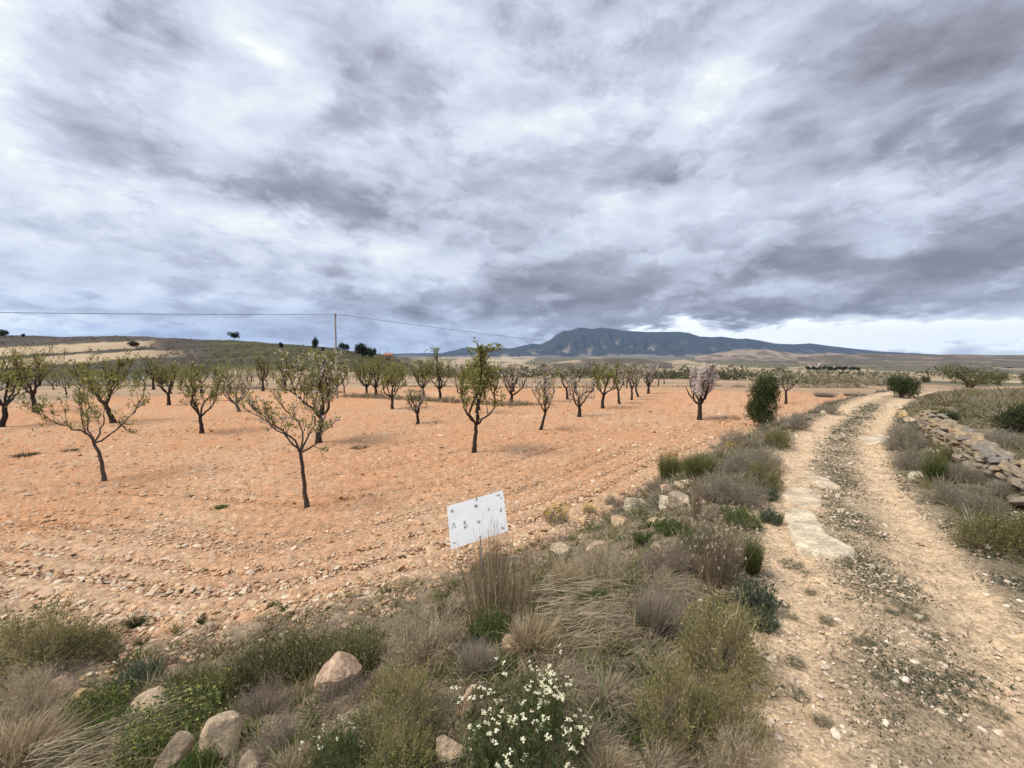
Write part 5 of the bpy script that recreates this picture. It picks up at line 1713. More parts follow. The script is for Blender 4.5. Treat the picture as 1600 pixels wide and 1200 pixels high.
def proto(kind, variant):
    key = (kind, variant)
    if key not in _protos:
        out = []
        for nm, G, m in MAKERS[kind](4000 + 31 * list(MAKERS).index(kind) + variant):
            if G.V:
                out.append((nm, G.mesh(nm, m)))
        _protos[key] = out
    return _protos[key]


CAT = {'dry_tussock': 'grass tussock', 'combed_tussock': 'grass tussock', 'feathery_grass': 'grass tussock', 'tall_grass': 'grass tussock', 'dry_grass_clump': 'dry plant', 'dead_flower_clump': 'dry plant', 'fallen_straw': 'straw',
       'green_herb': 'herb', 'budded_herb': 'herb', 'white_flower': 'flowering plant', 'few_flower': 'flowering plant', 'yellow_flower': 'flowering plant', 'green_weed': 'weed', 'dark_weed': 'weed', 'blue_weed': 'weed'}
GROUPS = {'grass tussock': 'grass tussocks of the verge', 'dry plant': 'dry plants of the verge', 'straw': 'fallen straw', 'herb': 'herbs of the verge', 'flowering plant': 'flowering plants', 'weed': 'weeds', 'shrub': 'shrubs'}


def plant(kind, px, py, w, h, label, variant=0, yaw=None, name=None, cat=None, depth=1.0, grp=True):
    """a plant whose foot stands at (px, py), w wide and h tall in photo pixels"""
    q, mpp = at(px, py)
    parts = proto(kind, variant)
    nm = name or kind
    cat = cat or CAT.get(kind, 'shrub')
    sx, sz = w * mpp / 2, h * mpp
    r = random.Random(px * 7919 + py)
    a = -math.atan2(q[0], q[1]) + (r.uniform(-0.4, 0.4) if 'tussock' in kind or kind in ('feathery_grass', 'fallen_straw') else r.uniform(-3.1, 3.1)) if yaw is None else yaw
    if len(parts) == 1:
        o = bpy.data.objects.new(nm, parts[0][1])
        COL.objects.link(o)
    else:
        o = bpy.data.objects.new(nm, None)
        COL.objects.link(o)
        for pn, me in parts:
            tag(link(pn, me, o), kind='stuff' if pn in ('flowers', 'seed_heads') else None)
    o.location = (q[0], q[1], q[2] - 0.01)
    o.rotation_euler = (0, 0, a)
    o.scale = (sx, sx * depth, sz)
    return tag(o, label, cat, GROUPS.get(cat) if grp else None)
# ------------------------------------------------------------------ plants of the verge, one by one: kind, left, right, top, bottom (photo pixels), label
def pb(kind, x0, x1, y0, y1, label, v=0, **kw):
    h = y1 - y0
    fy = y1 - 0.16 * min(h, x1 - x0)
    return plant(kind, (x0 + x1) / 2, fy, x1 - x0, max(fy - y0, 3), label, v, **kw)


VERGE = [
    ('yellow_shrub', -40, 130, 945, 1062, 'large olive green bush at the left edge by the stony field', 0),
    ('olive_shrub', 72, 182, 975, 1036, 'low yellowish bush beside the larger olive bush at left', 1),
    ('bare_twigs', 55, 135, 1022, 1068, 'dark purplish twig clump under the olive bush at left', 0),
    ('tan_shrub', -50, 90, 1035, 1150, 'feathery tan dry bush at the left edge below the olive bush', 0),
    ('dry_tussock', -70, 110, 1080, 1225, 'pale dry grass tussock in the bottom left corner', 0),
    ('fallen_straw', 60, 250, 1130, 1215, 'bundle of fallen grey straw lying along the bottom edge at left', 0),
    ('budded_herb', 105, 200, 1060, 1130, 'green herb with yellow buds beside the yellowish block', 0),
    ('budded_herb', 205, 365, 1070, 1150, 'broad green herb full of yellow buds behind the large tan boulder', 1),
    ('budded_herb', 185, 262, 1118, 1200, 'green budded herb left of the upright pale boulder', 2),
    ('green_herb', 290, 340, 1150, 1215, 'small green herb between the upright boulder and the large tan one', 0),
    ('dark_weed', 184, 236, 942, 984, 'dark weed tuft on the stony field margin, larger of a pair', 0),
    ('dark_weed', 302, 328, 944, 978, 'upright dark weed tuft on the stony field margin, smaller of a pair', 1),
    ('dark_weed', 206, 242, 980, 1012, 'low dark weed below the larger dark tuft on the field margin', 2),
    ('blue_weed', 190, 250, 1020, 1075, 'grey green weed with pale buds behind the flat topped rock', 0),
    ('dark_weed', 235, 302, 1030, 1085, 'dark spreading weed right of the grey green budded weed', 3),
    ('rosemary', 335, 455, 985, 1090, 'dusky green stemmed shrub at the left of the rosemary clump', 0),
    ('rosemary', 400, 535, 965, 1070, 'tall dark green stemmed shrub in the middle of the rosemary clump', 1),
    ('rosemary', 495, 620, 968, 1058, 'grey green stemmed shrub at the right of the rosemary clump behind the pinkish boulder', 2),
    ('bare_twigs', 365, 470, 1045, 1130, 'tangled grey dead twigs in front of the rosemary clump', 1),
    ('bare_twigs', 490, 590, 1035, 1105, 'bare dark twig bush standing in front of the broad pinkish boulder', 2),
    ('bare_twigs', 390, 485, 1100, 1195, 'pale tangled dead twigs near the bottom edge right of the tan boulder', 0),
    ('dry_tussock', 400, 520, 1135, 1230, 'dry grass at the bottom edge below the tangled twigs', 1),
    ('few_flower', 480, 585, 1105, 1215, 'low green plant with few white flowers left of the big flowering one', 0),
    ('white_flower', 722, 930, 1036, 1225, 'big plant full of white flowers at the bottom edge', 1),
    ('yellow_shrub', 560, 700, 1030, 1160, 'yellow green bushy shrub left of the tall narrow rock', 0),
    ('yellow_shrub', 565, 690, 1120, 1225, 'yellow green shrub at the bottom edge below its twin', 1),
    ('tan_shrub', 585, 735, 925, 1050, 'fine branched tan dry shrub left of the wedge stone', 1),
    ('green_weed', 626, 670, 924, 970, 'bright green leafy weed at the field edge left of the dry brown stems', 0),
    ('dry_grass_clump', 700, 860, 838, 985, 'tall brown dry stems standing at the foot of the white board', 0),
    ('dry_grass_clump', 735, 800, 800, 960, 'thin dead stalks rising in front of the white board', 1),
    ('green_herb', 735, 805, 938, 1008, 'dark green leafy herb below the brown dry stems', 1),
    ('blue_weed', 735, 770, 985, 1012, 'small blue green weed left of the wedge stone', 1),
    ('dry_tussock', 775, 890, 905, 1040, 'pale straw tussock leaning right, above the wedge stone', 2),
    ('combed_tussock', 815, 935, 975, 1105, 'long combed straw tussock right of the wedge stone', 0),
    ('combed_tussock', 900, 1020, 1000, 1120, 'combed straw tussock right of the white flowers', 1),
    ('combed_tussock', 870, 985, 1085, 1190, 'combed straw tussock close beside the white flowers on their right', 2),
    ('fallen_straw', 868, 985, 925, 1000, 'mat of fallen grey straw in the middle of the verge', 1),
    ('fallen_straw', 830, 985, 900, 955, 'thin fallen straw mat above the middle one', 2),
    ('green_weed', 888, 924, 922, 952, 'small bright green weed in the fallen straw', 1),
    ('green_herb', 924, 952, 905, 948, 'dark green herb right of the small weed in the fallen straw', 2),
    ('feathery_grass', 975, 1075, 884, 1000, 'lilac grey feathery grass clump in the middle of the verge', 0),
    ('green_herb', 990, 1026, 932, 985, 'dark green herb at the left foot of the feathery grass', 0),
    ('yellow_shrub', 1055, 1195, 912, 1070, 'yellowish rounded shrub beside the left wheel track', 2),
    ('yellow_shrub', 985, 1120, 1008, 1165, 'big yellow green shrub right of the combed straw', 0),
    ('yellow_shrub', 1085, 1200, 1040, 1170, 'yellow green shrub at the track edge near the bottom', 1),
    ('tan_shrub', 1095, 1215, 1120, 1235, 'tan dry bush at the bottom edge beside the track', 2),
    ('combed_tussock', 980, 1090, 1110, 1235, 'dry straw tussock at the bottom edge below the big yellow green shrub', 1),
    ('dry_tussock', 905, 1000, 1130, 1235, 'dry tussock at the bottom edge right of the white flowers', 0),
    ('dead_flower_clump', 1055, 1180, 790, 925, 'tall brown dead flower stems with pale heads', 0),
    ('dead_flower_clump', 1075, 1100, 735, 815, 'thin dry stalks right of the stone heap', 1),
    ('green_broom', 1150, 1202, 822, 905, 'dark olive shrub at the track edge beside the dead flower stems', 0),
    ('blue_weed', 1150, 1212, 890, 962, 'blue green leafy weed at the track edge below the dark olive shrub', 2),
    ('blue_weed', 1160, 1215, 940, 985, 'lower blue green weed at the track edge', 0),
    ('bare_twigs', 1000, 1090, 822, 905, 'lilac tangle of fallen twigs left of the dead flower stems', 1),
    ('tan_shrub', 885, 990, 838, 922, 'pale dry bush right of the brown stems by the board', 0),
    ('dry_tussock', 840, 925, 850, 930, 'loose dry tussock between the board and the pinkish stone', 1),
    ('green_weed', 980, 1024, 806, 858, 'vivid green grassy weed below the stone heap', 2),
    ('green_herb', 1020, 1075, 800, 840, 'low bright green herbs around the two small stones', 1),
    ('green_herb', 1060, 1130, 815, 860, 'green herbs left of the dead flower stems', 2),
    ('yellow_flower', 848, 892, 783, 822, 'grey cushion plant topped with yellow flowers right of the board', 0),
    ('yellow_flower', 908, 934, 783, 806, 'smaller yellow flowered cushion plant left of the stone heap', 1),
    ('grey_shrub', 944, 964, 770, 790, 'tiny grey shrub at the field edge, left of two', 0),
    ('grey_shrub', 956, 978, 774, 796, 'tiny grey shrub at the field edge, right of two', 1),
    ('bare_twigs', 982, 1016, 768, 806, 'bare reddish twig bush in front of the biggest heap stone', 2),
    ('tall_grass', 1022, 1072, 692, 758, 'vivid green tall grass clump above the stone heap', 0),
    ('tall_grass', 1058, 1132, 694, 756, 'duller olive tall grass clump beside the vivid green one', 1),
    ('grey_shrub', 1008, 1046, 744, 776, 'blue grey thyme bush left of the stone heap top', 2),
    ('grey_shrub', 1086, 1150, 728, 790, 'lilac grey shrub right of the tall grass', 0),
    ('grey_shrub', 1120, 1204, 735, 795, 'pale lilac grey shrub close to the left wheel track', 1),
    ('grey_shrub', 1118, 1190, 700, 750, 'grey shrub behind the lilac ones beside the track', 2),
    ('grey_shrub', 1160, 1226, 690, 742, 'grey shrub at the left track edge below the dense evergreen', 0),
    ('olive_shrub', 1160, 1222, 712, 770, 'olive shrub at the left track edge above the lilac grey ones', 2),
    ('grey_shrub', 1120, 1180, 664, 704, 'grey shrub at the field edge left of the dense evergreen', 1),
    ('olive_shrub', 1190, 1238, 664, 706, 'low olive shrub below the dense evergreen', 0),
    ('grey_shrub', 1225, 1268, 644, 676, 'grey shrub between the dense evergreen and the far track', 2),
    ('grey_shrub', 1276, 1316, 628, 650, 'brownish grey shrub where the track bends away', 0),
    ('yellow_flower', 1132, 1156, 688, 706, 'small yellow flowered tuft left of the dense evergreen', 2),
    ('column_bush', 1164, 1218, 588, 676, 'dense dark evergreen shrub with a column shape beside the track', 0),
    # right of the track
    ('evergreen_bush', 1378, 1436, 586, 628, 'dark round bush where the track disappears', 1),
    ('thin_bush', 1464, 1566, 572, 612, 'wide airy olive bush on the right skyline', 0),
    ('evergreen_bush', 1548, 1640, 630, 684, 'dark spreading bush on the terrace at the right edge', 2),
    ('green_broom', 1434, 1484, 698, 762, 'green broom bush growing at the foot of the stone wall', 1),
    ('grey_shrub', 1386, 1446, 652, 712, 'upright grey brush at the far end of the stone wall', 1),
    ('grey_shrub', 1400, 1445, 690, 742, 'low grey brush right of the track above the white stone', 2),
    ('grey_shrub', 1452, 1520, 742, 796, 'grey brush under the stone wall right of the broom', 0),
    ('grey_shrub', 1500, 1570, 756, 812, 'brownish grey brush against the stone wall', 1),
    ('olive_shrub', 1500, 1592, 785, 872, 'dark brown bush at the right track edge', 1),
    ('olive_shrub', 1565, 1670, 790, 890, 'dark brown bush cut by the right edge below the wall', 2),
    ('evergreen_bush', 1452, 1498, 640, 674, 'small dark green bush just behind the wall end', 1),
    ('grey_shrub', 1535, 1610, 668, 712, 'silvery grey shrub below the dark bush on the terrace', 2),
    ('olive_shrub', 1498, 1560, 690, 726, 'low olive shrub behind the middle of the wall', 0),
    ('grey_shrub', 1555, 1640, 706, 745, 'grey shrub behind the near end of the wall', 0),
    ('grey_shrub', 1470, 1530, 716, 760, 'grey shrub leaning on the wall above the brush', 2),
    ('olive_shrub', 1585, 1650, 752, 800, 'olive shrub on top of the near end of the wall', 1),
    ('grey_shrub', 1520, 1580, 724, 768, 'small grey shrub half covering the middle of the wall', 1),
    ('olive_shrub', 1462, 1512, 690, 728, 'low olive shrub growing over the far half of the wall', 2),
    ('grey_shrub', 1540, 1600, 742, 790, 'grey shrub hiding the face of the near half of the wall', 2),
    ('green_herb', 420, 500, 1140, 1200, 'green herb among dead twigs near the bottom edge', 1),
    ('budded_herb', 590, 680, 1150, 1225, 'green herb at the bottom edge below the yellow green shrub', 0),
    ('green_herb', 140, 215, 1095, 1165, 'dark green herb in front of the yellowish block at left', 2),
    ('rosemary', 250, 350, 1030, 1100, 'dusky green shrub left of the rosemary clump', 2),
    ('blue_weed', 1186, 1222, 786, 822, 'grey green weed at the track edge beside the square rock ledge', 1),
    ('blue_weed', 1182, 1220, 752, 784, 'grey green weed at the track edge below the pale lilac shrub', 2),
    ('green_herb', 1130, 1190, 790, 828, 'green herb patch between the lilac grey shrubs and the dead flower stems', 0),
    ('combed_tussock', 1000, 1080, 860, 935, 'combed pale tussock above the lilac feathery grass', 1),
    ('feathery_grass', 700, 790, 985, 1060, 'lilac grey feathery grass left of the wedge stone', 1),
    ('olive_bush', 1436, 1452, 587, 601, 'small round dark bush alone on the pale far field', 0),
    ('olive_bush', 1588, 1640, 584, 612, 'dark bush on the skyline at the right edge', 1),
    ('thin_bush', 1540, 1578, 580, 606, 'thin light green bush at the right end of the wide airy one', 1),
    ('evergreen_bush', 240, 268, 583, 603, 'dark round bush among the trunks of the left orchard', 1),
]
for row in VERGE:
    pb(*row)

TRACK_WEEDS = [(1294, 972, 30, 14, 'dark green weed mat on the left wheel track, alone in pale gravel'), (1235, 1034, 40, 18, 'largest green weed mat on the left wheel track near the verge'), (1260, 898, 26, 9, 'weed strip just below the big bare rock ledge'),
               (1271, 928, 26, 10, 'weed mat in the left wheel track below the ledge strip'), (1235, 882, 40, 12, 'weed strip left of the big bare rock ledge'), (1415, 958, 62, 26, 'largest dark weed tuft on the crown of the track'),
               (1354, 1004, 38, 14, 'grey weed mat between the wheel tracks'), (1225, 945, 20, 10, 'tiny weed at the left track edge beside the blue green weed'), (1233, 962, 28, 10, 'small weed at the left track edge below the tiny one'),
               (1504, 1064, 40, 14, 'grey weed on the right wheel track'), (1542, 1112, 52, 22, 'green grassy weed in the right wheel track near the bottom'), (1383, 1068, 44, 14, 'weed patch on the crown near the bottom'),
               (1492, 1140, 42, 16, 'grey weed on the crown at the lower right'), (1458, 1026, 32, 12, 'weed on the crown right of the grey mat'), (1448, 992, 36, 12, 'weed on the crown below the largest tuft'),
               (1287, 1130, 30, 18, 'grassy weed in the left wheel track near the bottom'), (1244, 1084, 40, 16, 'weed at the left track edge near the bottom'), (1319, 880, 26, 11, 'weed at the lower tip of the big bare rock ledge'), (1342, 876, 14, 7, 'tiny weed at the pointed right end of the rock ledge')]
for i, (x, y, w, h, lab) in enumerate(TRACK_WEEDS):
    plant('mat_weed', x, y, w, h * 0.8, lab, i % 3, name='track_weed', cat='weed')
for i, (x, y, w, h) in enumerate([(345, 793, 34, 9), (27, 880, 14, 10), (115, 868, 16, 9), (322, 891, 10, 7), (405, 887, 16, 9), (437, 899, 14, 8), (500, 892, 22, 10), (513, 882, 16, 8), (373, 932, 16, 10), (418, 940, 20, 10), (277, 901, 14, 7),
                                  (163, 911, 16, 9), (138, 935, 20, 9), (640, 835, 12, 9), (592, 838, 10, 8), (560, 905, 14, 9), (690, 700, 12, 5), (110, 705, 40, 8), (40, 712, 60, 9), (560, 700, 50, 6), (300, 775, 14, 5)]):
    lab = 'wide green weed patch left of the closest sapling' if i == 0 else 'tiny dark weed tuft sprouting among the field stones'
    plant('dark_weed' if i else 'green_weed', x, y, w, h, lab, i % 4 if i else 0, name='field_weed', cat='weed')
for i, (x, y, w, h, lab) in enumerate([(1287, 620, 50, 12, 'long grey grass tuft at the far edge of the orange field'), (1328, 619, 30, 9, 'shorter grey grass tuft at the far edge of the orange field')]):
    plant('feathery_grass', x, y, w, h, lab, i)


# ------------------------------------------------------------------ what nobody could count
def undergrowth():
    """dry litter, grass and small herbs between the plants of the verge"""
    G = Geo()
    x, y, rr, r = polar_points(260000, 1.25, 26, 1.55, -54, 48, seed=21)
    t, s, b = zones(x, y)
    n1, n2 = fbm(x * 0.9, y * 0.9, 3, 61), fbm(x * 2.6, y * 2.6, 3, 62)
    dens = 0.35 + 0.9 * n2 + 0.5 * n1
    dens *= sst(-0.25, 0.5, b + 0.4 * n2) * sst(-0.95, -1.15, t + 0.15 * n2)
    k = (t < 0) & (r.uniform(0, 1, len(x)) < np.clip(dens, 0, 1))
    x, y, rr, n1, n2 = x[k], y[k], rr[k], n1[k], n2[k]
    n = len(x)
    root = np.stack([x, y, height(x, y) + 0.02], 1)
    green = r.uniform(0, 1, n) < np.clip(0.36 + 1.0 * fbm(x * 1.3, y * 1.3, 3, 63), 0.05, 0.8)
    dry, gre = GSTRAW + STRAW + LILAC + BROWN + GREY, GREEN + OLIVE + DGREEN
    c = np.where(green[:, None], pickc(gre, n, r, 0.25), pickc(dry, n, r, 0.25))
    ang = 3.0 * perlin(x * 0.8, y * 0.8, 66)
    tall = np.clip(0.09 + 0.12 * n1 + 0.08 * n2, 0.03, 0.22) * r.uniform(0.5, 1.4, n)
    d = np.stack([np.cos(ang) * 0.7 + r.normal(0, 0.55, n), np.sin(ang) * 0.7 + r.normal(0, 0.55, n), np.full(n, 0.7)], 1)
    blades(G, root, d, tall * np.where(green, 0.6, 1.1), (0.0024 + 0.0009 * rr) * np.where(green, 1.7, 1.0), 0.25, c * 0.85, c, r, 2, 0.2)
    # small tussocks, twig tangles and leafy seedlings crowding the ground between the larger plants
    x, y, rr, r = polar_points(7000, 1.25, 24, 1.5, -54, 48, seed=22)
    t, s, b = zones(x, y)
    w = sst(-0.1, 0.5, b + 0.4 * fbm(x * 2, y * 2, 2, 67)) * sst(-1.0, -1.2, t)
    k = (t < 0) & (r.uniform(0, 1, len(x)) < w * 0.95)
    x, y, rr = x[k], y[k], rr[k]
    n = len(x)
    kind = r.integers(0, 5, n)
    kind = np.where(fbm(x * 0.9, y * 0.9, 2, 68) > 0.12, 3, kind)
    m = 44
    z = height(x, y)
    R = np.clip(r.lognormal(math.log(0.125), 0.35, n), 0.05, 0.26)
    K = np.repeat(kind, m)
    RR = np.repeat(R, m)
    N = n * m
    lean = np.repeat(np.stack([0.5 * np.cos(3 * perlin(x * 0.8, y * 0.8, 66)), 0.5 * np.sin(3 * perlin(x * 0.8, y * 0.8, 66)), np.zeros(n)], 1), m, 0)
    d = hemi(N, r, 0.25) + lean * (K < 3)[:, None]
    pal = [GSTRAW, STRAW, LILAC + BROWN, GREEN + OLIVE, YOLIVE + BROWN]
    cc = np.zeros((N, 3))
    for q, p in enumerate(pal):
        cc = np.where((K == q)[:, None], np.repeat(pickc(p, n, r, 0.15), m, 0), cc)
    cc *= r.uniform(0.7, 1.3, (N, 1))
    root = np.repeat(np.stack([x, y, z - 0.01], 1), m, 0) + d * np.array((1, 1, 0.25)) * (RR * r.uniform(0, 0.6, N))[:, None]
    blades(G, root, d, RR * r.uniform(0.5, 1.25, N) * np.where(K == 3, 0.75, 1.0), (0.0022 + 0.0009 * np.repeat(rr, m)) * np.where(K == 3, 2.0, 1.0), np.where(K < 2, 0.35, 0.1)[:, None][:, 0].mean(), cc * 0.85, cc, r, 2, 0.18)
    tag(link('undergrowth', G.mesh('undergrowth', M_DRY)), kind='stuff')
    # twiggy cushions farther along the verge and all over the terrace
    for nm, seed, n0, cond, cols, hsc in (('verge_scrub', 31, 6500, lambda t, s, b, rr: (t < -1.05) & (b > 0.1) & (rr > 7), GREY + LILAC + OLIVE[:2], 0.30),
                                          ('terrace_scrub', 32, 9000, lambda t, s, b, rr: (t > 2.5) | ((t > 1.1) & (rr > 14.5)) | ((t > 1.25) & (t < 1.85) & (rr > 6)), [(0.215, 0.18, 0.115), (0.25, 0.21, 0.14), (0.18, 0.16, 0.09), (0.19, 0.175, 0.085), (0.29, 0.245, 0.19), (0.15, 0.135, 0.075), (0.25, 0.22, 0.175)], 0.44)):
        G = Geo()
        x, y, rr, r = polar_points(n0, 5.0, 48, 1.25, 5, 56, seed=seed)
        t, s, b = zones(x, y)
        nn = fbm(x * 0.35, y * 0.35, 3, seed)
        k = cond(t, s, b, rr) & (r.uniform(0, 1, len(x)) < np.clip(0.6 + 0.8 * nn, 0.1, 1)) & (np.abs(t) > 1.05)
        x, y, rr, nn, t = x[k], y[k], rr[k], nn[k], t[k]
        n = len(x)
        z = height(x, y)
        R = np.clip(r.lognormal(math.log(0.19), 0.4, n), 0.08, 0.5) * (0.8 + 0.5 * nn)
        m = 46
        R = np.where((t > 0) & (t < 2), np.minimum(R, 0.16), R)
        d = hemi(n * m, r, 0.10, 0.9)
        cc = np.repeat(pickc(cols, n, r, 0.2), m, 0) * r.uniform(0.75, 1.25, (n * m, 1))
        RR = np.repeat(R, m)
        root = np.repeat(np.stack([x, y, z - 0.02], 1), m, 0) + d * np.array((1, 1, 0.1)) * RR[:, None] * 0.4
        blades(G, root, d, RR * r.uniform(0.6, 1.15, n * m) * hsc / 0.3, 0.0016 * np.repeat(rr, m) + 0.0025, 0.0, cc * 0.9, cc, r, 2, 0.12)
        tag(link(nm, G.mesh(nm, M_DRY)), kind='stuff')
    # low weeds on the crown and the edges of the track
    G = Geo()
    x, y, rr, r = polar_points(200000, 2.2, 24, 1.6, 5, 50, seed=23)
    t, s, b = zones(x, y)
    nn = fbm(x * 1.6, y * 1.6, 4, 64)
    crown = np.exp(-((t - 0.04) / 0.29) ** 2) * sst(1.5, 3.5, rr)
    edge = sst(0.75, 1.1, np.abs(t)) * sst(1.9, 1.2, np.abs(t)) * np.where(t > 0, 0.9, 0.6)
    k = r.uniform(0, 1, len(x)) < np.clip((crown + edge) * (0.75 + 1.9 * nn), 0, 1)
    x, y, rr, nn = x[k], y[k], rr[k], nn[k]
    n = len(x)
    root = np.stack([x, y, height(x, y)], 1)
    c = pickc(BGREEN + GREY + DGREEN + [(0.16, 0.155, 0.12)], n, r, 0.3)
    d = hemi(n, r, 0.25)
    blades(G, root, d, r.uniform(0.018, 0.05, n) * (0.8 + 0.05 * rr), 0.0042 + 0.0011 * rr, 0.2, c, c, r, 2, 0.2)
    tag(link('track_ground_cover', G.mesh('track_ground_cover', M_LEAF)), kind='stuff')


undergrowth()


def grass_strips():
    """unploughed strips of dry grass along the orchard rows"""
    G = Geo()
    r = np.random.default_rng(37)
    for (x0, y0, x1, y1, h, dens) in [(535, 619, 800, 634, 13, 1), (796, 633, 850, 632, 10, .8), (330, 606, 535, 614, 8, .8), (0, 596, 335, 606, 7, .6), (610, 604, 860, 606, 6, .6), (860, 606, 1130, 604, 5, .5), (1130, 605, 1370, 607, 6, .7)]:
        n = int((x1 - x0) * 9 * dens)
        u = r.uniform(0, 1, n)
        A, ma = at(x0, y0)
        B, mb = at(x1, y1)
        P = A + (B - A) * u[:, None]
        P[:, 1] += r.normal(0, 0.35, n)
        P[:, 2] = height(P[:, 0], P[:, 1])
        clump = np.clip(0.6 + 1.1 * perlin(P[:, 0] * 0.7, P[:, 1] * 0.3, 8), 0.15, 1.3)
        mpp = ma + (mb - ma) * u
        d = hemi(n, r, 0.5)
        c = pickc(BROWN + STRAW + GREY + OLIVE[:1], n, r, 0.25)
        blades(G, P, d, h * mpp * clump * r.uniform(0.5, 1.1, n), 1.1 * mpp, 0.1, c, c, r, 2, 0.12)
    tag(link('dry_grass_strips', G.mesh('dry_grass_strips', M_DRY)), kind='stuff')


grass_strips()


def blobs(name, x, y, size, cols, seed, per=16, hratio=1.0, kind='stuff'):
    """far shrubs and trees: each a loose clump of leaf faces"""
    r = np.random.default_rng(seed)
    G = Geo()
    n = len(x)
    z = height(x, y)
    d = hemi(n * per, r, 0.05)
    S = np.repeat(size, per)[:, None]
    P = np.repeat(np.stack([x, y, z], 1), per, 0) + d * S * np.array((0.5, 0.5, 0.8 * hratio)) * r.uniform(0.35, 1, (n * per, 1))
    quads_at(G, P, S[:, 0] * 0.20, np.repeat(pickc(cols, n, r, 0.25), per, 0) * r.uniform(0.8, 1.2, (n * per, 1)), r, 0.2, 0.8)
    return tag(link(name, G.mesh(name, M_LEAF)), kind=kind)


def far_scrub():
    r = np.random.default_rng(55)
    # the left hill
    n = 4200
    u = r.uniform(-60, 640, n)
    y = r.uniform(95, 258, n)
    x = (u - 800) / F_PX * y
    nn = fbm(x * 0.05, y * 0.03, 3, 71)
    w1 = y - 0.16 * np.clip(u, -100, 300)
    pale_strip = (((w1 > 165) & (w1 < 201) & (u < 235)) | ((w1 > 118) & (w1 < 152) & (u < 250)))
    k = (r.uniform(0, 1, n) < np.clip(0.55 + 1.2 * nn, 0.08, 1)) & ~pale_strip & ~((u > 330) & (y < 112))
    x, y, u = x[k], y[k], u[k]
    blobs('hillside_scrub', x, y, np.clip(r.lognormal(math.log(0.9), 0.45, len(x)), 0.4, 2.6), [(0.075, 0.07, 0.05), (0.10, 0.09, 0.06), (0.085, 0.09, 0.045), (0.12, 0.105, 0.075)], 72, 20, 0.8)
    # the belt of scrub beyond the field and scattered trees on the plain
    n = 2200
    az = r.uniform(-0.28, 0.62, n)
    y = np.exp(r.uniform(math.log(76), math.log(250), n))
    x = az * y
    bare = (az > 0.31) & (az < 0.58) & (y - 60 * (0.5 - az) > 94) & (y - 60 * (0.5 - az) < 174)
    k = ~bare & (r.uniform(0, 1, n) < np.clip(0.55 + 1.3 * fbm(x * 0.03, y * 0.03, 3, 73), 0.1, 1))
    blobs('scrub_belt', x[k], y[k], np.clip(r.lognormal(math.log(1.7), 0.4, k.sum()), 0.7, 4), [(0.10, 0.105, 0.055), (0.13, 0.125, 0.075), (0.085, 0.085, 0.05), (0.15, 0.14, 0.09), (0.17, 0.15, 0.11)], 74, 30, 0.9)
    # pale twiggy orchard beyond the bend of the track
    n = 260
    az = r.uniform(0.55, 0.88, n)
    y = r.uniform(50, 92, n)
    x = az * y
    blobs('distant_orchard', x, y, r.uniform(1.2, 2.4, n), [(0.25, 0.22, 0.165), (0.20, 0.185, 0.12), (0.29, 0.25, 0.195), (0.17, 0.165, 0.10)], 75, 34, 0.9)
    n = 3000
    az = r.uniform(-0.3, 1.15, n)
    y = np.exp(r.uniform(math.log(230), math.log(2300), n))
    x = az * y
    k = r.uniform(0, 1, n) < np.clip(0.30 + 1.6 * fbm(x / 160, y / 260, 3, 76), 0.03, 1)
    blobs('valley_scrub', x[k], y[k], np.clip(r.lognormal(math.log(3.6), 0.5, k.sum()), 1.5, 10), [(0.07, 0.075, 0.045), (0.09, 0.09, 0.055), (0.11, 0.10, 0.07)], 77, 14, 0.8)


far_scrub()


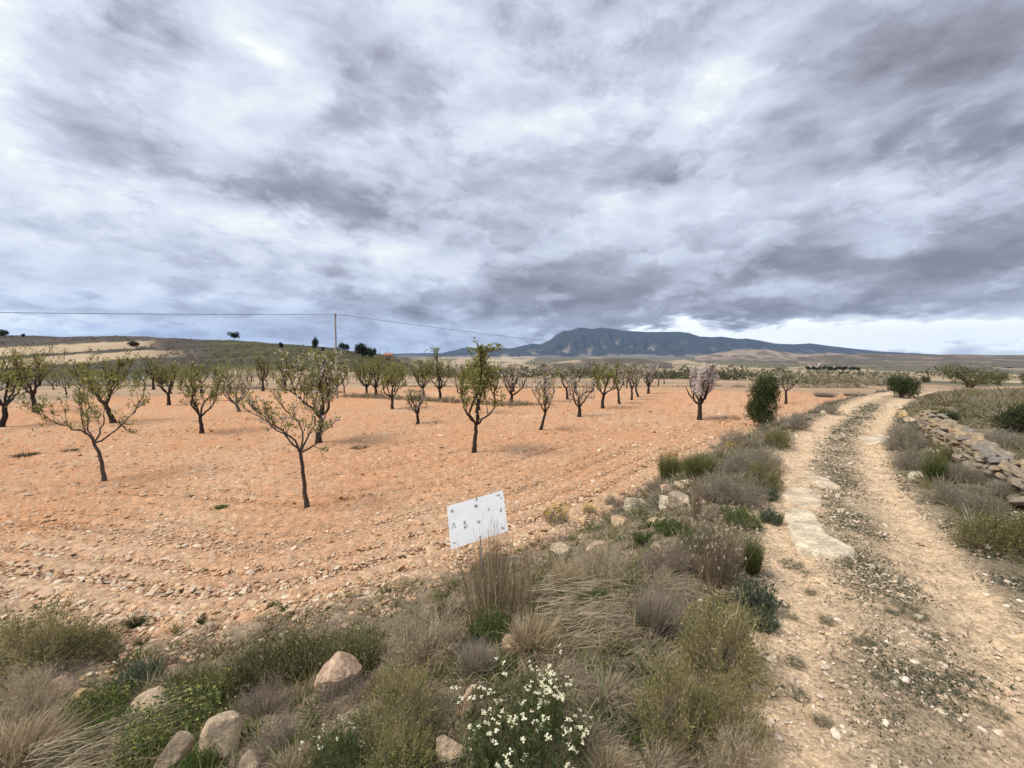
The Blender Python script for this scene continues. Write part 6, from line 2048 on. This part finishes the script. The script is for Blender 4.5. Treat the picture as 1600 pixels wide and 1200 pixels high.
def pine(px, py, w, h, label, v=0, trunk=0.25, group=None, name='pine_tree', cat='pine tree'):
    q, mpp = at(px, py)
    root = bpy.data.objects.new(name, None)
    COL.objects.link(root)
    root.location = q
    key = ('pine', v, round(trunk, 2))
    if key not in _protos:
        r = np.random.default_rng(60 + v)
        W, G = Geo(), Geo()
        for nm, g, m in dense_bush(r, [(0.035, 0.045, 0.024), (0.050, 0.060, 0.030), (0.028, 0.036, 0.020)], 2600, 0.12, 6):
            if nm == 'crown':
                for V, C, Q in zip(g.V, g.C, g.Q):
                    V = V.copy()
                    V[:, 2] = trunk + V[:, 2] * (1 - trunk)
                    G.add(V, C, Q=Q - Q.min())
        tube(W, [(0, 0, -0.05), (0.01, 0, trunk * 0.6), (0, 0.01, trunk + 0.25)], [0.05, 0.042, 0.03], (0.05, 0.04, 0.032), 6)
        _protos[key] = [('trunk', W.mesh('trunk', M_BARK, True)), ('crown', G.mesh('crown', M_LEAF))]
    for nm, me in _protos[key]:
        link(nm, me, root)
    root.scale = (w * mpp / 2, w * mpp / 2, h * mpp)
    root.rotation_euler = (0, 0, (px * 0.7) % 6.28)
    return tag(root, label, cat, group)


HILL = 'pines on the left ridge'
for i, a in enumerate([(366, 533, 21, 13, 'umbrella shaped pine alone on the crest of the left hill', 0, 0.35), (492, 547, 15, 18, 'round dark pine on the ridge left of the utility pole', 1, 0.12), (440, 545, 11, 10, 'small pine on the hill between the umbrella pine and the round pine', 2, 0.15),
                       (505, 549, 7, 6, 'tiny pine just right of the round pine', 0, 0.1), (538, 551, 22, 14, 'flat topped pine just right of the utility pole', 1, 0.25), (566, 558, 40, 21, 'largest dark pine mass on the ridge end', 2, 0.12),
                       (579, 562, 14, 16, 'dark pine below the right side of the largest one', 0, 0.1), (586, 556, 9, 11, 'slim pine between the largest one and the salmon farmhouse', 1, 0.15), (8, 528, 15, 13, 'grey green tree on the crest at the left edge', 2, 0.2),
                       (37, 527, 7, 5, 'tiny shrub like pine on the crest near the left edge', 0, 0.1), (525, 552, 9, 10, 'pine partly behind the utility pole', 2, 0.2)]):
    pine(*a, group=HILL)
pine(210, 542, 22, 8, 'dark low bush at the right end of the pale hillside strip', 1, 0.03, HILL, 'hill_bush', 'bush')
pine(850, 577, 11, 9, 'dark round tree standing before the foot of the blue mountain', 2, 0.08, None, 'round_tree', 'tree')
r_ = np.random.default_rng(88)
for i in range(22):
    pine(1262 + i * 3.8 + r_.normal(0, 1), 578.5 + 0.03 * i + r_.normal(0, 0.5), r_.uniform(5, 9), r_.uniform(4.5, 7), 'dark pine in the line beside the valley village', i % 3, 0.08, 'dark pine line in the valley')
for i in range(6):
    pine(1308 + i * 3.5, 585 + r_.normal(0, 0.3), r_.uniform(4, 6), r_.uniform(3, 4.5), 'dark bush in the short row below the pine line', i % 3, 0.03, 'short dark row in the valley', 'valley_bush', 'bush')
